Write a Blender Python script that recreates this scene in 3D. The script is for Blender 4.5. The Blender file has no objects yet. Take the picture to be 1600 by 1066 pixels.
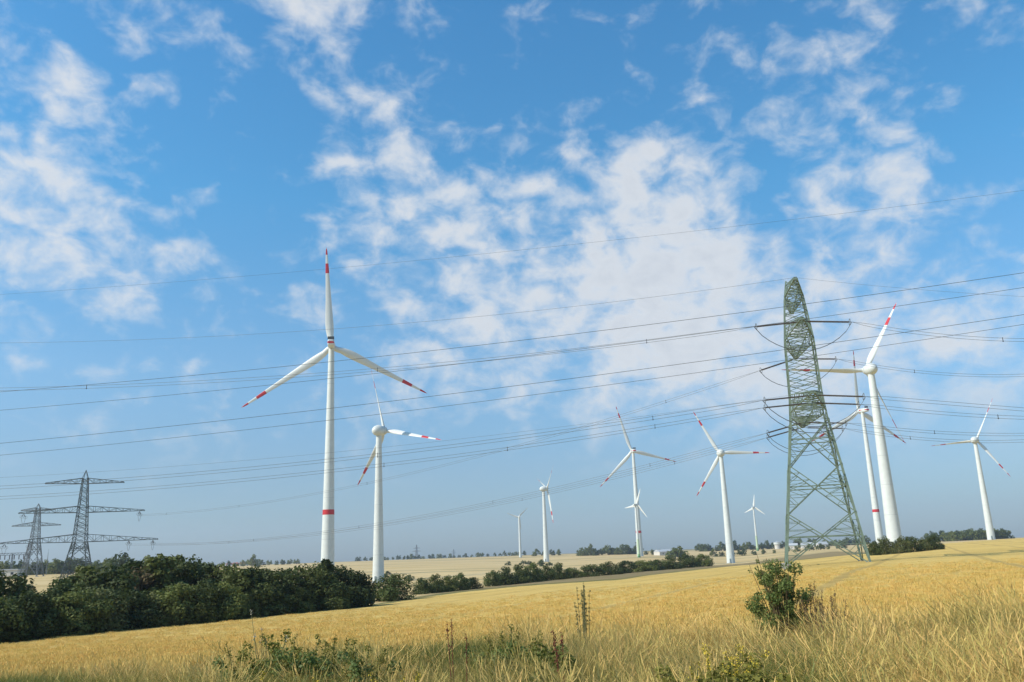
import bpy, math, random
import numpy as np
from mathutils import Matrix, Vector
random.seed(7); rng = np.random.default_rng(7)
scene = bpy.context.scene; C = scene.collection
R_ = math.radians

# ------------------------------------------------------------------ camera
F_PX, IW, IH = 1324.0, 1600, 1066
PITCH, ROLL = R_(14.2), R_(2.05)
cam_d = bpy.data.cameras.new('camera'); cam = bpy.data.objects.new('camera', cam_d); C.objects.link(cam)
cam_d.sensor_width = 36.0; cam_d.lens = F_PX / IW * 36.0; cam_d.clip_start = 0.1; cam_d.clip_end = 30000
fw = Vector((0, math.cos(PITCH), math.sin(PITCH))); u0 = Vector((0, -math.sin(PITCH), math.cos(PITCH))); r0 = Vector((1, 0, 0))
RT = r0 * math.cos(ROLL) - u0 * math.sin(ROLL); UP = u0 * math.cos(ROLL) + r0 * math.sin(ROLL)
m = Matrix.Identity(4)
for i in range(3): m[i][0], m[i][1], m[i][2] = RT[i], UP[i], -fw[i]
cam.matrix_world = m
scene.camera = cam
scene.render.resolution_x, scene.render.resolution_y = 1024, 682

# ------------------------------------------------------------------ light
SUN_AZ, SUN_EL = R_(-110), R_(39)            # azimuth from the viewing direction, to the left and a little behind
SKY_STR = 0.15
EXPOSURE = 0.25
sd = Vector((math.sin(SUN_AZ) * math.cos(SUN_EL), math.cos(SUN_AZ) * math.cos(SUN_EL), math.sin(SUN_EL)))
sun_d = bpy.data.lights.new('sun', 'SUN'); sun_d.energy = 4.6; sun_d.angle = R_(0.53); sun_d.color = (1, .93, .82)
sun = bpy.data.objects.new('sun', sun_d); C.objects.link(sun)
sun.rotation_euler = sd.to_track_quat('Z', 'Y').to_euler(); sun.location = (-200, -100, 300)
vs = scene.view_settings; vs.view_transform = 'Standard'; vs.look = 'None'; vs.exposure = EXPOSURE; vs.gamma = 1; vs.use_curve_mapping = False


def ray(px, py):
    return fw * F_PX + RT * (px - IW / 2) + UP * (IH / 2 - py)


def at(px, py, Y):                           # pixel + depth along world Y -> point
    v = ray(px, py)
    return v * (Y / v.y)


def pix(x, y, z):
    v = Vector((x, y, z)); d = v.dot(fw)
    return IW / 2 + F_PX * v.dot(RT) / d, IH / 2 - F_PX * v.dot(UP) / d


# ------------------------------------------------------------------ world: Nishita sky with a broken cloud layer
W = bpy.data.worlds.new('World'); scene.world = W; W.use_nodes = True
nt = W.node_tree; nt.nodes.clear()


def N(t, **kw):
    n = nt.nodes.new(t)
    for k, v in kw.items(): setattr(n, k, v)
    return n


def L(a, b): nt.links.new(a, b)


def mth(op, a, b=None, c=None, clamp=False):
    n = N('ShaderNodeMath', operation=op, use_clamp=clamp)
    for i, v in enumerate((a, b, c)):
        if v is None: continue
        if isinstance(v, (int, float)): n.inputs[i].default_value = v
        else: L(v, n.inputs[i])
    return n.outputs[0]


def ramp(fac, stops, interp='LINEAR'):
    n = N('ShaderNodeValToRGB'); n.color_ramp.interpolation = interp
    e = n.color_ramp.elements
    while len(e) < len(stops): e.new(0.5)
    for k, (p, c) in enumerate(stops):
        e[k].position = p; e[k].color = c if len(c) == 4 else (*c, 1)
    L(fac, n.inputs[0]); return n.outputs[0]


def mix(fac, a, b, blend='MIX'):
    n = N('ShaderNodeMix', data_type='RGBA', blend_type=blend)
    for s, v in ((n.inputs[0], fac), (n.inputs[6], a), (n.inputs[7], b)):
        if isinstance(v, (int, float)): s.default_value = v
        elif isinstance(v, tuple): s.default_value = (*v, 1)
        else: L(v, s)
    return n.outputs[2]


sky = N('ShaderNodeTexSky', sky_type='NISHITA', sun_disc=False)
sky.sun_elevation = SUN_EL; sky.sun_rotation = SUN_AZ; sky.air_density = 1.0; sky.dust_density = 0.6; sky.ozone_density = 2.2; sky.altitude = 200
tc = N('ShaderNodeTexCoord'); D = tc.outputs['Generated']
nrm = N('ShaderNodeVectorMath', operation='NORMALIZE'); L(D, nrm.inputs[0]); DIR = nrm.outputs[0]
sep = N('ShaderNodeSeparateXYZ'); L(DIR, sep.inputs[0]); ZZ = sep.outputs[2]
zc = mth('ADD', mth('MAXIMUM', ZZ, 0.0), 0.16)
pu = mth('DIVIDE', sep.outputs[0], zc); pv = mth('DIVIDE', sep.outputs[1], zc)
cmb = N('ShaderNodeCombineXYZ'); L(pu, cmb.inputs[0]); L(pv, cmb.inputs[1])
PL = cmb.outputs[0]


def noise(scale, detail, rough, vec=PL, dist=0.0, off=(0, 0, 0)):
    mp = N('ShaderNodeMapping'); L(vec, mp.inputs[0]); mp.inputs[1].default_value = off
    n = N('ShaderNodeTexNoise'); L(mp.outputs[0], n.inputs['Vector'])
    n.inputs['Scale'].default_value = scale; n.inputs['Detail'].default_value = detail; n.inputs['Roughness'].default_value = rough
    n.inputs['Distortion'].default_value = dist
    return n.outputs['Fac']


# where the photograph's cloud banks lie: (px, py, radius px, amount); beyond the frame the noise goes on alone
BLOBS = [(900, 500, 190, .44), (1060, 440, 130, .50), (1120, 560, 130, .36), (720, 520, 100, .24), (1010, 330, 80, .26), (640, 460, 80, .12),
         (290, 30, 60, .42), (490, 10, 70, .48), (95, 145, 65, .36), (30, 265, 80, .44), (140, 350, 75, .26), (250, 450, 80, .26), (30, 420, 70, .26),
         (610, 270, 90, .32), (560, 175, 55, .26), (820, 270, 75, .26), (1000, 250, 55, .26), (1340, 310, 80, .32), (1430, 260, 50, .30), (1380, 395, 55, .34),
         (1300, 150, 80, .20), (1420, 560, 130, .36), (1250, 600, 110, .26), (1560, 560, 90, .26), (1095, 120, 28, .26), (416, 120, 22, .28), (495, 105, 32, .28), (285, 145, 26, .24),
         (690, 110, 40, .22), (1460, 190, 30, .22), (680, 350, 70, .22),
         (320, 235, 100, -.22), (860, 110, 150, -.32), (1500, 400, 90, -.14), (330, 640, 200, -.14), (800, 690, 160, -.2), (1010, 110, 60, -.1),
         (1540, 300, 70, -.15), (1440, 60, 140, -.06), (110, 208, 36, -.35), (420, 320, 60, -.15), (200, 230, 50, -.2), (395, 60, 45, -.35), (400, 190, 75, -.3), (1200, 300, 55, -.3), (1240, 420, 40, -.2), (1530, 170, 80, -.12), (700, 200, 45, -.2), (200, 60, 40, -.2)]
acc = None
wob = N('ShaderNodeTexNoise'); L(DIR, wob.inputs['Vector']); wob.inputs['Scale'].default_value = 9; wob.inputs['Detail'].default_value = 3
wv = N('ShaderNodeVectorMath', operation='MULTIPLY_ADD'); L(wob.outputs['Color'], wv.inputs[0]); wv.inputs[1].default_value = (.10, .10, .10); wv.inputs[2].default_value = (-.05, -.05, -.05)
wd = N('ShaderNodeVectorMath', operation='ADD'); L(DIR, wd.inputs[0]); L(wv.outputs[0], wd.inputs[1])
wn = N('ShaderNodeVectorMath', operation='NORMALIZE'); L(wd.outputs[0], wn.inputs[0])
for (px, py, rad, amt) in BLOBS:
    c = ray(px, py).normalized()
    ang = rad / F_PX
    dp = N('ShaderNodeVectorMath', operation='DOT_PRODUCT'); L(wn.outputs[0], dp.inputs[0]); dp.inputs[1].default_value = c
    e = mth('EXPONENT', mth('MULTIPLY', mth('SUBTRACT', dp.outputs['Value'], 1.0), 1.4 / ang ** 2))
    acc = mth('MULTIPLY', e, amt) if acc is None else mth('MULTIPLY_ADD', e, amt, acc)
sqz = N('ShaderNodeVectorMath', operation='MULTIPLY'); L(DIR, sqz.inputs[0]); sqz.inputs[1].default_value = (1, 1, 1.45)
SQ = sqz.outputs[0]
n_big = noise(6, 3, .5, SQ, off=(3.1, 1.7, 0)); n_mid = noise(21, 7, .54, SQ, dist=.3, off=(.4, 5.2, 0)); n_fine = noise(52, 5, .6, SQ, dist=.4)
dens = mth('ADD', mth('MULTIPLY', mth('SUBTRACT', n_mid, .5), 2.3), mth('MULTIPLY', mth('SUBTRACT', n_big, .5), .35))
dens = mth('ADD', dens, mth('MULTIPLY', mth('SUBTRACT', n_fine, .5), .36))
dens = mth('ADD', dens, mth('MULTIPLY', acc, .86))
dens = mth('SUBTRACT', dens, .14)
mask = N('ShaderNodeMapRange', interpolation_type='SMOOTHSTEP'); L(dens, mask.inputs[0])
mask.inputs[1].default_value = -.24; mask.inputs[2].default_value = .72
low = N('ShaderNodeMapRange', interpolation_type='SMOOTHSTEP'); L(ZZ, low.inputs[0]); low.inputs[1].default_value = .05; low.inputs[2].default_value = .20
mk = mth('MULTIPLY', mth('MULTIPLY', mask.outputs[0], low.outputs[0]), .84)
thick = N('ShaderNodeMapRange'); L(mth('ADD', dens, mth('MULTIPLY', mth('SUBTRACT', n_fine, .5), .5)), thick.inputs[0]); thick.inputs[1].default_value = .1; thick.inputs[2].default_value = 1.2
cl_col = ramp(thick.outputs[0], [(0, (4.2, 4.45, 4.7)), (.4, (4.55, 4.6, 4.65)), (1, (3.95, 4.05, 4.2))])
# air: the Nishita colour, its glare near the horizon calmed as the hazy air below it does
elv = mth('MAXIMUM', ZZ, 0.0)
tint = ramp(elv, [(0, (.32, .42, .55)), (.10, (.47, .58, .67)), (.21, (.58, .81, .88)), (.40, (.42, .97, 1.10)), (.6, (.37, .96, 1.16)), (1, (.37, .96, 1.16))])
skyc = mix(1.0, sky.outputs[0], tint, 'MULTIPLY')
col = mix(mk, skyc, cl_col)
bg = N('ShaderNodeBackground'); L(col, bg.inputs[0]); bg.inputs[1].default_value = SKY_STR
wo = N('ShaderNodeOutputWorld'); L(bg.outputs[0], wo.inputs[0])
W.cycles.sampling_method = 'MANUAL'; W.cycles.sample_map_resolution = 512


# ------------------------------------------------------------------ materials
def mat(name, col, rough=.6, metal=0, var=0.0, vscale=3.0, rnd=0.0, bump=0, trans=0.0, col2=None, spec=.3):
    m = bpy.data.materials.new(name); m.use_nodes = True
    t = m.node_tree; b = t.nodes['Principled BSDF']; out = t.nodes['Material Output']
    b.inputs['Roughness'].default_value = rough; b.inputs['Metallic'].default_value = metal; b.inputs['Specular IOR Level'].default_value = spec
    b.inputs['Base Color'].default_value = (*col, 1)
    last = None
    if var or col2:
        tcn = t.nodes.new('ShaderNodeTexCoord'); nz = t.nodes.new('ShaderNodeTexNoise'); nz.inputs['Scale'].default_value = vscale; nz.inputs['Detail'].default_value = 5
        t.links.new(tcn.outputs['Object'], nz.inputs['Vector'])
        mr = t.nodes.new('ShaderNodeMapRange'); t.links.new(nz.outputs['Fac'], mr.inputs[0]); mr.inputs[1].default_value = .3; mr.inputs[2].default_value = .7
        mx = t.nodes.new('ShaderNodeMix'); mx.data_type = 'RGBA'; t.links.new(mr.outputs[0], mx.inputs[0])
        c2 = col2 or tuple(c * (1 - var) for c in col)
        mx.inputs[6].default_value = (*col, 1); mx.inputs[7].default_value = (*c2, 1)
        last = mx.outputs[2]
    if rnd:
        oi = t.nodes.new('ShaderNodeObjectInfo'); hs = t.nodes.new('ShaderNodeHueSaturation')
        m1 = t.nodes.new('ShaderNodeMath'); m1.operation = 'MULTIPLY_ADD'; t.links.new(oi.outputs['Random'], m1.inputs[0]); m1.inputs[1].default_value = rnd; m1.inputs[2].default_value = 1 - rnd / 2
        m2 = t.nodes.new('ShaderNodeMath'); m2.operation = 'MULTIPLY_ADD'; t.links.new(oi.outputs['Random'], m2.inputs[0]); m2.inputs[1].default_value = -.04 * min(1, rnd * 2); m2.inputs[2].default_value = .5 + .02 * min(1, rnd * 2)
        t.links.new(m1.outputs[0], hs.inputs['Value']); t.links.new(m2.outputs[0], hs.inputs['Hue'])
        if last: t.links.new(last, hs.inputs['Color'])
        else: hs.inputs['Color'].default_value = (*col, 1)
        last = hs.outputs[0]
    if last: t.links.new(last, b.inputs['Base Color'])
    if trans:
        tr = t.nodes.new('ShaderNodeBsdfTranslucent'); ms = t.nodes.new('ShaderNodeMixShader'); ms.inputs[0].default_value = trans
        if last: t.links.new(last, tr.inputs[0])
        else: tr.inputs[0].default_value = (*col, 1)
        t.links.new(b.outputs[0], ms.inputs[1]); t.links.new(tr.outputs[0], ms.inputs[2]); t.links.new(ms.outputs[0], out.inputs[0])
    return m


M = dict(
    white=mat('tower_paint', (.62, .645, .61), .45, var=.10, vscale=.35),
    blade=mat('blade_gelcoat', (.66, .675, .64), .38, var=.07, vscale=.2),
    red=mat('signal_red_paint', (.52, .025, .03), .45, var=.15, vscale=.6),
    ring=mat('flange_seam', (.42, .44, .43), .6),
    dark=mat('dark_grille', (.05, .055, .06), .6),
    door=mat('steel_door', (.16, .20, .20), .5),
    g1=mat('green_base_dark', (.09, .20, .08), .55), g2=mat('green_base_mid', (.22, .36, .17), .55), g3=mat('green_base_pale', (.44, .54, .36), .55),
    conc=mat('concrete', (.36, .35, .32), .9, var=.25, vscale=1.5),
    steel=mat('painted_lattice_steel', (.165, .22, .165), .6, metal=.1, var=.3, vscale=1.2),
    steel2=mat('grey_lattice_steel', (.085, .105, .10), .6, metal=.1, var=.3, vscale=1.0),
    steelfar=mat('zinc_lattice_steel', (.13, .145, .15), .6),
    cable=mat('aluminium_cable', (.07, .075, .08), .5, metal=.3),
    cable_l=mat('weathered_cable', (.16, .17, .18), .5, metal=.3),
    ins=mat('brown_insulator', (.06, .05, .047), .35),
    fit=mat('galvanised_fitting', (.18, .19, .19), .5, metal=.4),
    bark=mat('bark', (.10, .075, .05), .95, var=.4, vscale=6),
    leafA=mat('leaf_dark', (.098, .122, .028), .7, rnd=.8, trans=.32, var=.45, vscale=.8),
    leafB=mat('leaf_mid', (.13, .16, .038), .7, rnd=.8, trans=.32, var=.4, vscale=.8),
    leafC=mat('leaf_olive', (.18, .18, .055), .7, rnd=.6, trans=.32, col2=(.085, .10, .03), vscale=.9),
    leafD=mat('leaf_rusty', (.22, .14, .075), .8, rnd=.4, trans=.2, col2=(.09, .09, .03), vscale=2.5),
    bushg=mat('verge_bush_leaf', (.11, .16, .035), .6, rnd=.3, trans=.35, col2=(.19, .22, .06), vscale=5),
    straw=mat('dry_straw', (.62, .445, .14), .75, rnd=.55, trans=.25), straw2=mat('ochre_straw', (.52, .345, .095), .75, rnd=.5, trans=.25),
    brownst=mat('withered_brown_stalk', (.26, .16, .065), .8, rnd=.5, trans=.2),
    pale=mat('bleached_straw', (.70, .54, .22), .75, rnd=.4, trans=.25),
    wheat=mat('ripe_crop', (.71, .505, .16), .75, rnd=.2, trans=.25), wheat2=mat('ripe_crop_deep', (.64, .44, .125), .75, rnd=.2, trans=.2),  # second crop material is a slightly deeper tone for randomly picked clumps
    grass=mat('green_grass', (.17, .165, .03), .7, rnd=.5, trans=.3), weed=mat('weed_leaf', (.19, .18, .03), .7, rnd=.5, trans=.3),
    yellow=mat('yellow_flower', (.50, .36, .03), .7), dock=mat('dock_seed_rust', (.17, .045, .025), .85, var=.4, vscale=20),
    umbel=mat('umbel_white', (.42, .38, .28), .8), stem=mat('brown_stem', (.16, .11, .055), .85, var=.3, vscale=8), plume=mat('grey_green_plume', (.17, .17, .07), .8, var=.4, vscale=10),
    plaster=mat('pale_plaster', (.55, .52, .46), .9), roof=mat('clay_roof', (.32, .10, .06), .85, var=.3, vscale=1), greyroof=mat('sheet_roof', (.40, .42, .43), .6), glass=mat('window_glass', (.03, .04, .05), .15),
)


# ------------------------------------------------------------------ mesh helpers
class MB:
    def __init__(s): s.v = []; s.f = []

    def bar(s, p, q, w, h=None):
        p = Vector(p); q = Vector(q); d = q - p
        if d.length < 1e-6: return s
        d.normalize(); a = Vector((0, 0, 1)) if abs(d.z) < .9 else Vector((1, 0, 0))
        x = d.cross(a).normalized(); y = d.cross(x); h = h or w; o = len(s.v)
        for e in (p, q):
            for sx, sy in ((-1, -1), (1, -1), (1, 1), (-1, 1)): s.v.append(e + x * sx * w / 2 + y * sy * h / 2)
        s.f += [(o + i, o + (i + 1) % 4, o + 4 + (i + 1) % 4, o + 4 + i) for i in range(4)] + [(o + 3, o + 2, o + 1, o), (o + 4, o + 5, o + 6, o + 7)]
        return s

    def angle(s, p, q, w, t=.03, inward=None):            # L-section steel member
        p = Vector(p); q = Vector(q); d = (q - p).normalized()
        a = Vector(inward) if inward is not None else Vector((.3, .7, .2))
        x = d.cross(a).normalized(); y = d.cross(x)
        s.bar_axes(p, q, x, y, w, t, (w / 2 - t / 2) * 0, 0)
        s.bar_axes(p, q, x, y, t, w, w / 2 - t / 2, w / 2 + t / 2 * 0)
        return s

    def bar_axes(s, p, q, x, y, w, h, ox, oy):
        o = len(s.v)
        for e in (p, q):
            for sx, sy in ((-1, -1), (1, -1), (1, 1), (-1, 1)): s.v.append(e + x * (ox + sx * w / 2) + y * (oy + sy * h / 2))
        s.f += [(o + i, o + (i + 1) % 4, o + 4 + (i + 1) % 4, o + 4 + i) for i in range(4)] + [(o + 3, o + 2, o + 1, o), (o + 4, o + 5, o + 6, o + 7)]

    def rings(s, rs, cap=True):
        n = len(rs[0]); o = len(s.v)
        for r in rs: s.v += [Vector(p) for p in r]
        for k in range(len(rs) - 1):
            for i in range(n):
                a = o + k * n + i; b = o + k * n + (i + 1) % n
                s.f.append((a, b, b + n, a + n))
        if cap:
            s.f.append(tuple(o + i for i in reversed(range(n)))); s.f.append(tuple(o + (len(rs) - 1) * n + i for i in range(n)))
        return s

    def tube(s, pts, r, n=5, cap=True):
        pts = [Vector(p) for p in pts]; rs = []
        for k, p in enumerate(pts):
            d = (pts[min(k + 1, len(pts) - 1)] - pts[max(k - 1, 0)]).normalized()
            a = Vector((0, 0, 1)) if abs(d.z) < .95 else Vector((1, 0, 0))
            x = d.cross(a).normalized(); y = x.cross(d); rr = r[k] if hasattr(r, '__len__') else r
            rs.append([p + (x * math.cos(t) + y * math.sin(t)) * rr for t in [2 * math.pi * i / n for i in range(n)]])
        return s.rings(rs, cap)

    def lathe(s, prof, n=24, ax=(0, 0, 1), o=(0, 0, 0)):
        ax = Vector(ax).normalized(); o = Vector(o); a = Vector((0, 0, 1)) if abs(ax.z) < .9 else Vector((1, 0, 0))
        x = ax.cross(a).normalized(); y = ax.cross(x)
        return s.rings([[o + ax * z + (x * math.cos(t) + y * math.sin(t)) * r for t in [2 * math.pi * i / n for i in range(n)]] for z, r in prof])

    def box(s, c, sz):
        c = Vector(c); o = len(s.v)
        for z in (-1, 1):
            for x, y in ((-1, -1), (1, -1), (1, 1), (-1, 1)): s.v.append(c + Vector((x * sz[0] / 2, y * sz[1] / 2, z * sz[2] / 2)))
        s.f += [(o + 3, o + 2, o + 1, o), (o + 4, o + 5, o + 6, o + 7)] + [(o + i, o + (i + 1) % 4, o + 4 + (i + 1) % 4, o + 4 + i) for i in range(4)]
        return s

    def mesh(s, name, m, smooth=False):
        me = bpy.data.meshes.new(name); me.from_pydata([tuple(v) for v in s.v], [], s.f); me.materials.append(m)
        if smooth:
            me.polygons.foreach_set('use_smooth', [True] * len(me.polygons))
            try: me.set_sharp_from_angle(angle=R_(40))
            except Exception: pass
        me.update(); return me

    def build(s, name, m, parent=None, smooth=False, stuff=False):
        return put(name, s.mesh(name, m, smooth), parent, stuff=stuff)


def put(name, me, parent=None, mw=None, stuff=False):
    o = bpy.data.objects.new(name, me); C.objects.link(o)
    if parent: o.parent = parent
    if mw is not None: o.matrix_local = mw
    if stuff: o['kind'] = 'stuff'
    return o


def tag(o, label, cat, group=None):
    o['label'] = label; o['category'] = cat
    if group: o['group'] = group
    return o


def thing(name, label, cat, loc, rz=0, group=None):
    o = bpy.data.objects.new(name, None); C.objects.link(o); o.location = loc; o.rotation_euler = (0, 0, rz); o.empty_display_size = .5
    return tag(o, label, cat, group)


# ------------------------------------------------------------------ terrain
COLS = np.array([-400, 0, 100, 300, 500, 588, 700, 850, 1000, 1143, 1290, 1400, 1600, 2000], float)
FARD = np.array([80, 142, 250, 355, 500, 750, 1130, 1400, 2000, 3000, 7000], float)
Q = np.array([[110, 75, 30, 14, 8, 4, 2, 1, .5, 0, 0], [106, 75, 28, 13, 5, 3, 2, 1, .5, 0, 0], [103, 72, 28, 13, 5, 3, 2, 1, .5, 0, 0],
              [98, 72, 45, 32, 20, 10, 5, 2, .5, 0, 0], [90, 68, 49, 42, 36, 18, 6, 2, 0, 0, 0], [86, 66, 48, 43, 38, 18, 6, 2, 0, 0, 0],
              [82, 62, 46, 38, 32, 18, 8, 3, 0, 0, 0], [70, 54, 41, 34, 27, 20, 12, 3, 0, 0, 0], [63, 48, 36, 30, 24, 17, 8, 4, .5, 0, 0],
              [56, 41, 30, 28, 26.5, 25, 11, 6, 1, 0, 0], [47, 31, 22, 19, 16, 11, 7, 4, 1, 0, 0], [45, 28, 17, 12, 8, 5, 3, 2, 1, 0, 0],
              [42, 25, 12, 7, 3, 1.5, 1, .8, .5, 0, 0], [40, 24, 11, 6, 2.5, 1.2, 1, .8, .5, 0, 0]])
NEARD = np.array([1, 2, 5, 10, 15, 22, 40], float)
ZL = np.array([-1.42, -1.43, -1.5, -1.68, -1.92, -2.75, -4.0]); ZM = np.array([-1.42, -1.43, -1.5, -1.60, -1.75, -2.45, -3.6]); ZR = np.array([-1.42, -1.43, -1.45, -1.5, -1.58, -1.95, -2.5])
ALLD = np.log(np.r_[NEARD, FARD])
TAB = np.zeros((len(COLS), len(ALLD)))
for i, cx in enumerate(COLS):
    t = np.clip(cx / 1600, 0, 1)
    zn = ZL + (ZM - ZL) * min(1, t * 2) if t < .5 else ZM + (ZR - ZM) * (t - .5) * 2
    TAB[i] = np.r_[zn, -Q[i] * FARD / 1408]
FINE = np.linspace(ALLD[0], ALLD[-1], 400)


def pchip(x, y, xi):
    h = np.diff(x); d = np.diff(y) / h; mm = np.zeros_like(y); mm[0] = d[0]; mm[-1] = d[-1]
    for k in range(1, len(x) - 1):
        if d[k - 1] * d[k] > 0:
            w1 = 2 * h[k] + h[k - 1]; w2 = h[k] + 2 * h[k - 1]; mm[k] = (w1 + w2) / (w1 / d[k - 1] + w2 / d[k])
    k = np.clip(np.searchsorted(x, xi) - 1, 0, len(x) - 2); t = (xi - x[k]) / h[k]
    return (y[k] * (1 + 2 * t) * (1 - t) ** 2 + h[k] * mm[k] * t * (1 - t) ** 2 + y[k + 1] * t * t * (3 - 2 * t) + h[k] * mm[k + 1] * t * t * (t - 1))


FT = np.array([pchip(ALLD, TAB[i], FINE) for i in range(len(COLS))])
CF = np.linspace(COLS[0], COLS[-1], 481)
FT = np.array([np.interp(CF, COLS, FT[:, j]) for j in range(FT.shape[1])]).T
ker = np.exp(-np.linspace(-2, 2, 21) ** 2); ker /= ker.sum()
FT = np.array([np.convolve(np.pad(FT[:, j], 10, mode='edge'), ker, 'valid') for j in range(FT.shape[1])]).T


def zt(x, y):
    x = np.asarray(x, float); y = np.asarray(y, float)
    r = np.hypot(x, y) + 1e-6; az = np.arctan2(x, y); azc = np.clip(az, -R_(55), R_(55))
    d = np.maximum(r * np.cos(azc), 1.0); px = np.clip(812 + 1365 * np.tan(azc), COLS[0], COLS[-1])
    fi = (np.log(np.minimum(d, 7000)) - FINE[0]) / (FINE[1] - FINE[0]); fi = np.clip(fi, 0, 398.999); j = fi.astype(int); tj = fi - j
    ci = np.clip((px - CF[0]) / (CF[1] - CF[0]), 0, len(CF) - 1.001); i = ci.astype(int); ti = ci - i
    z = (FT[i, j] * (1 - ti) + FT[i + 1, j] * ti) * (1 - tj) + (FT[i, j + 1] * (1 - ti) + FT[i + 1, j + 1] * ti) * tj
    bump = np.sin(x * .9 + 1.3 * np.sin(y * .5)) * np.sin(y * .8 + .7 * np.sin(x * .43)) * .035 * np.clip(d / 6, .3, 1) + np.sin(x * .11 + y * .05) * .06 * np.clip(d / 40, 0, 1)
    return z + bump


def zt1(x, y): return float(zt(np.array([x]), np.array([y]))[0])


def ground_at(px, d):                     # ground point seen in column px at depth d
    x = (px - 812) / 1365 * d
    for _ in range(4):
        z = zt1(x, d); p = pix(x, d, z); x += (px - p[0]) / 1365 * d
    return Vector((x, d, zt1(x, d)))


az_in = np.linspace(-58, 58, 330); az_out = np.linspace(62, 298, 48)
azs = np.radians(np.r_[az_in, az_out]); nA = len(azs)
ds = np.exp(np.linspace(math.log(1.2), math.log(6500), 300)); nD = len(ds)
AZ, DD = np.meshgrid(azs, ds)
azc = np.where(AZ > np.pi, AZ - 2 * np.pi, AZ); RR = DD / np.cos(np.clip(azc, -R_(55), R_(55)))
GX = RR * np.sin(AZ); GY = RR * np.cos(AZ); GZ = zt(GX, GY)
verts = np.c_[GX.ravel(), GY.ravel(), GZ.ravel()]
idx = np.arange(nD * nA).reshape(nD, nA); nx = np.roll(idx, -1, axis=1)
faces = np.stack([idx[:-1], nx[:-1], nx[1:], idx[1:]], -1).reshape(-1, 4)[:, ::-1]
verts = np.r_[verts, [[0, 0, -1.45]]]; ctr = len(verts) - 1
fan = [(ctr, int(nx[0, k]), int(idx[0, k])) for k in range(nA)]
me = bpy.data.meshes.new('ground'); me.from_pydata(verts.tolist(), [], faces.tolist() + fan); me.polygons.foreach_set('use_smooth', [True] * len(me.polygons))


def poly(px, pts):
    a = np.array(pts, float); return np.interp(px, a[:, 0], a[:, 1])


# depth of the far edge of the near stubble field, by column
EDGE = [(-600, 62), (0, 78), (340, 100), (575, 128), (640, 150), (700, 172), (830, 200), (966, 188), (1069, 245), (1187, 290), (1290, 300), (1345, 300), (1420, 400), (1500, 600), (1600, 900), (2200, 900)]
VERGE = [(-600, 15.5), (0, 15.5), (400, 15.5), (800, 16), (1200, 15), (1600, 14.5), (2200, 14.5)]


def regions(x, y):
    r = np.hypot(x, y); az = np.clip(np.arctan2(x, y), -R_(55), R_(55)); d = r * np.cos(az); px = 812 + 1365 * np.tan(az)
    e = poly(px, EDGE); vg = poly(px, VERGE)
    verge = np.clip((vg - d) / 1.2 + .5, 0, 1)
    near = np.clip((e - d) / (e * .012) + .5, 0, 1)
    brown = np.clip((d - e) / (e * .02), 0, 1) * np.clip((poly(px, [(500, 0), (640, 170), (750, 225), (900, 280), (1000, 330), (1100, 420), (1190, 700), (1300, 700), (1345, 420), (1400, 0)]) - d) / 12, 0, 1)
    green = np.clip((d - e) / (e * .01) + .5, 0, 1) * np.clip((e * 1.06 - d) / (e * .02) + .5, 0, 1) * (px < 1300)
    far = np.clip((d - 1500) / 500, 0, 1)
    return verge, near, brown, green, far


rg = regions(verts[:, 0], verts[:, 1])
for nm, a in zip(('verge', 'near', 'brown', 'green', 'far'), rg):
    at_ = me.attributes.new(nm, 'FLOAT', 'POINT'); at_.data.foreach_set('value', a.astype(np.float32))

gm = bpy.data.materials.new('ground_soil_and_stubble'); gm.use_nodes = True; nt = gm.node_tree
pb = nt.nodes['Principled BSDF']; pb.inputs['Roughness'].default_value = .95; pb.inputs['Specular IOR Level'].default_value = .1
geo = N('ShaderNodeNewGeometry'); POS = geo.outputs['Position']


def att(n): a = N('ShaderNodeAttribute'); a.attribute_name = n; return a.outputs['Fac']


def gn(scale, detail=4, rough=.55, stretch=(1, 1, 1), rot=0):
    mp = N('ShaderNodeMapping'); L(POS, mp.inputs[0]); mp.inputs[2].default_value = (0, 0, rot); mp.inputs[3].default_value = stretch
    n = N('ShaderNodeTexNoise'); L(mp.outputs[0], n.inputs['Vector']); n.inputs['Scale'].default_value = scale; n.inputs['Detail'].default_value = detail; n.inputs['Roughness'].default_value = rough
    return n.outputs['Fac']


def sm(v, a, b):
    n = N('ShaderNodeMapRange', interpolation_type='SMOOTHSTEP'); L(v, n.inputs[0]); n.inputs[1].default_value = a; n.inputs[2].default_value = b; return n.outputs[0]


row = R_(115)
nA1 = gn(.25, 6, .6, (.06, 1.6, 1), row); nA2 = gn(2.2, 4, .6, (.15, 1.5, 1), row); nA3 = gn(.02, 4, .5); nA4 = gn(14, 3, .7)
stub = mix(sm(nA1, .40, .60), (.64, .45, .142), (.50, .34, .095))
stub = mix(mth('MULTIPLY', sm(nA2, .45, .65), .55), stub, (.42, .27, .07))
stub = mix(mth('MULTIPLY', sm(nA3, .4, .65), .5), stub, (.68, .48, .15))
stub = mix(mth('MULTIPLY', sm(nA4, .45, .8), .3), stub, (.34, .22, .06))
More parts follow.
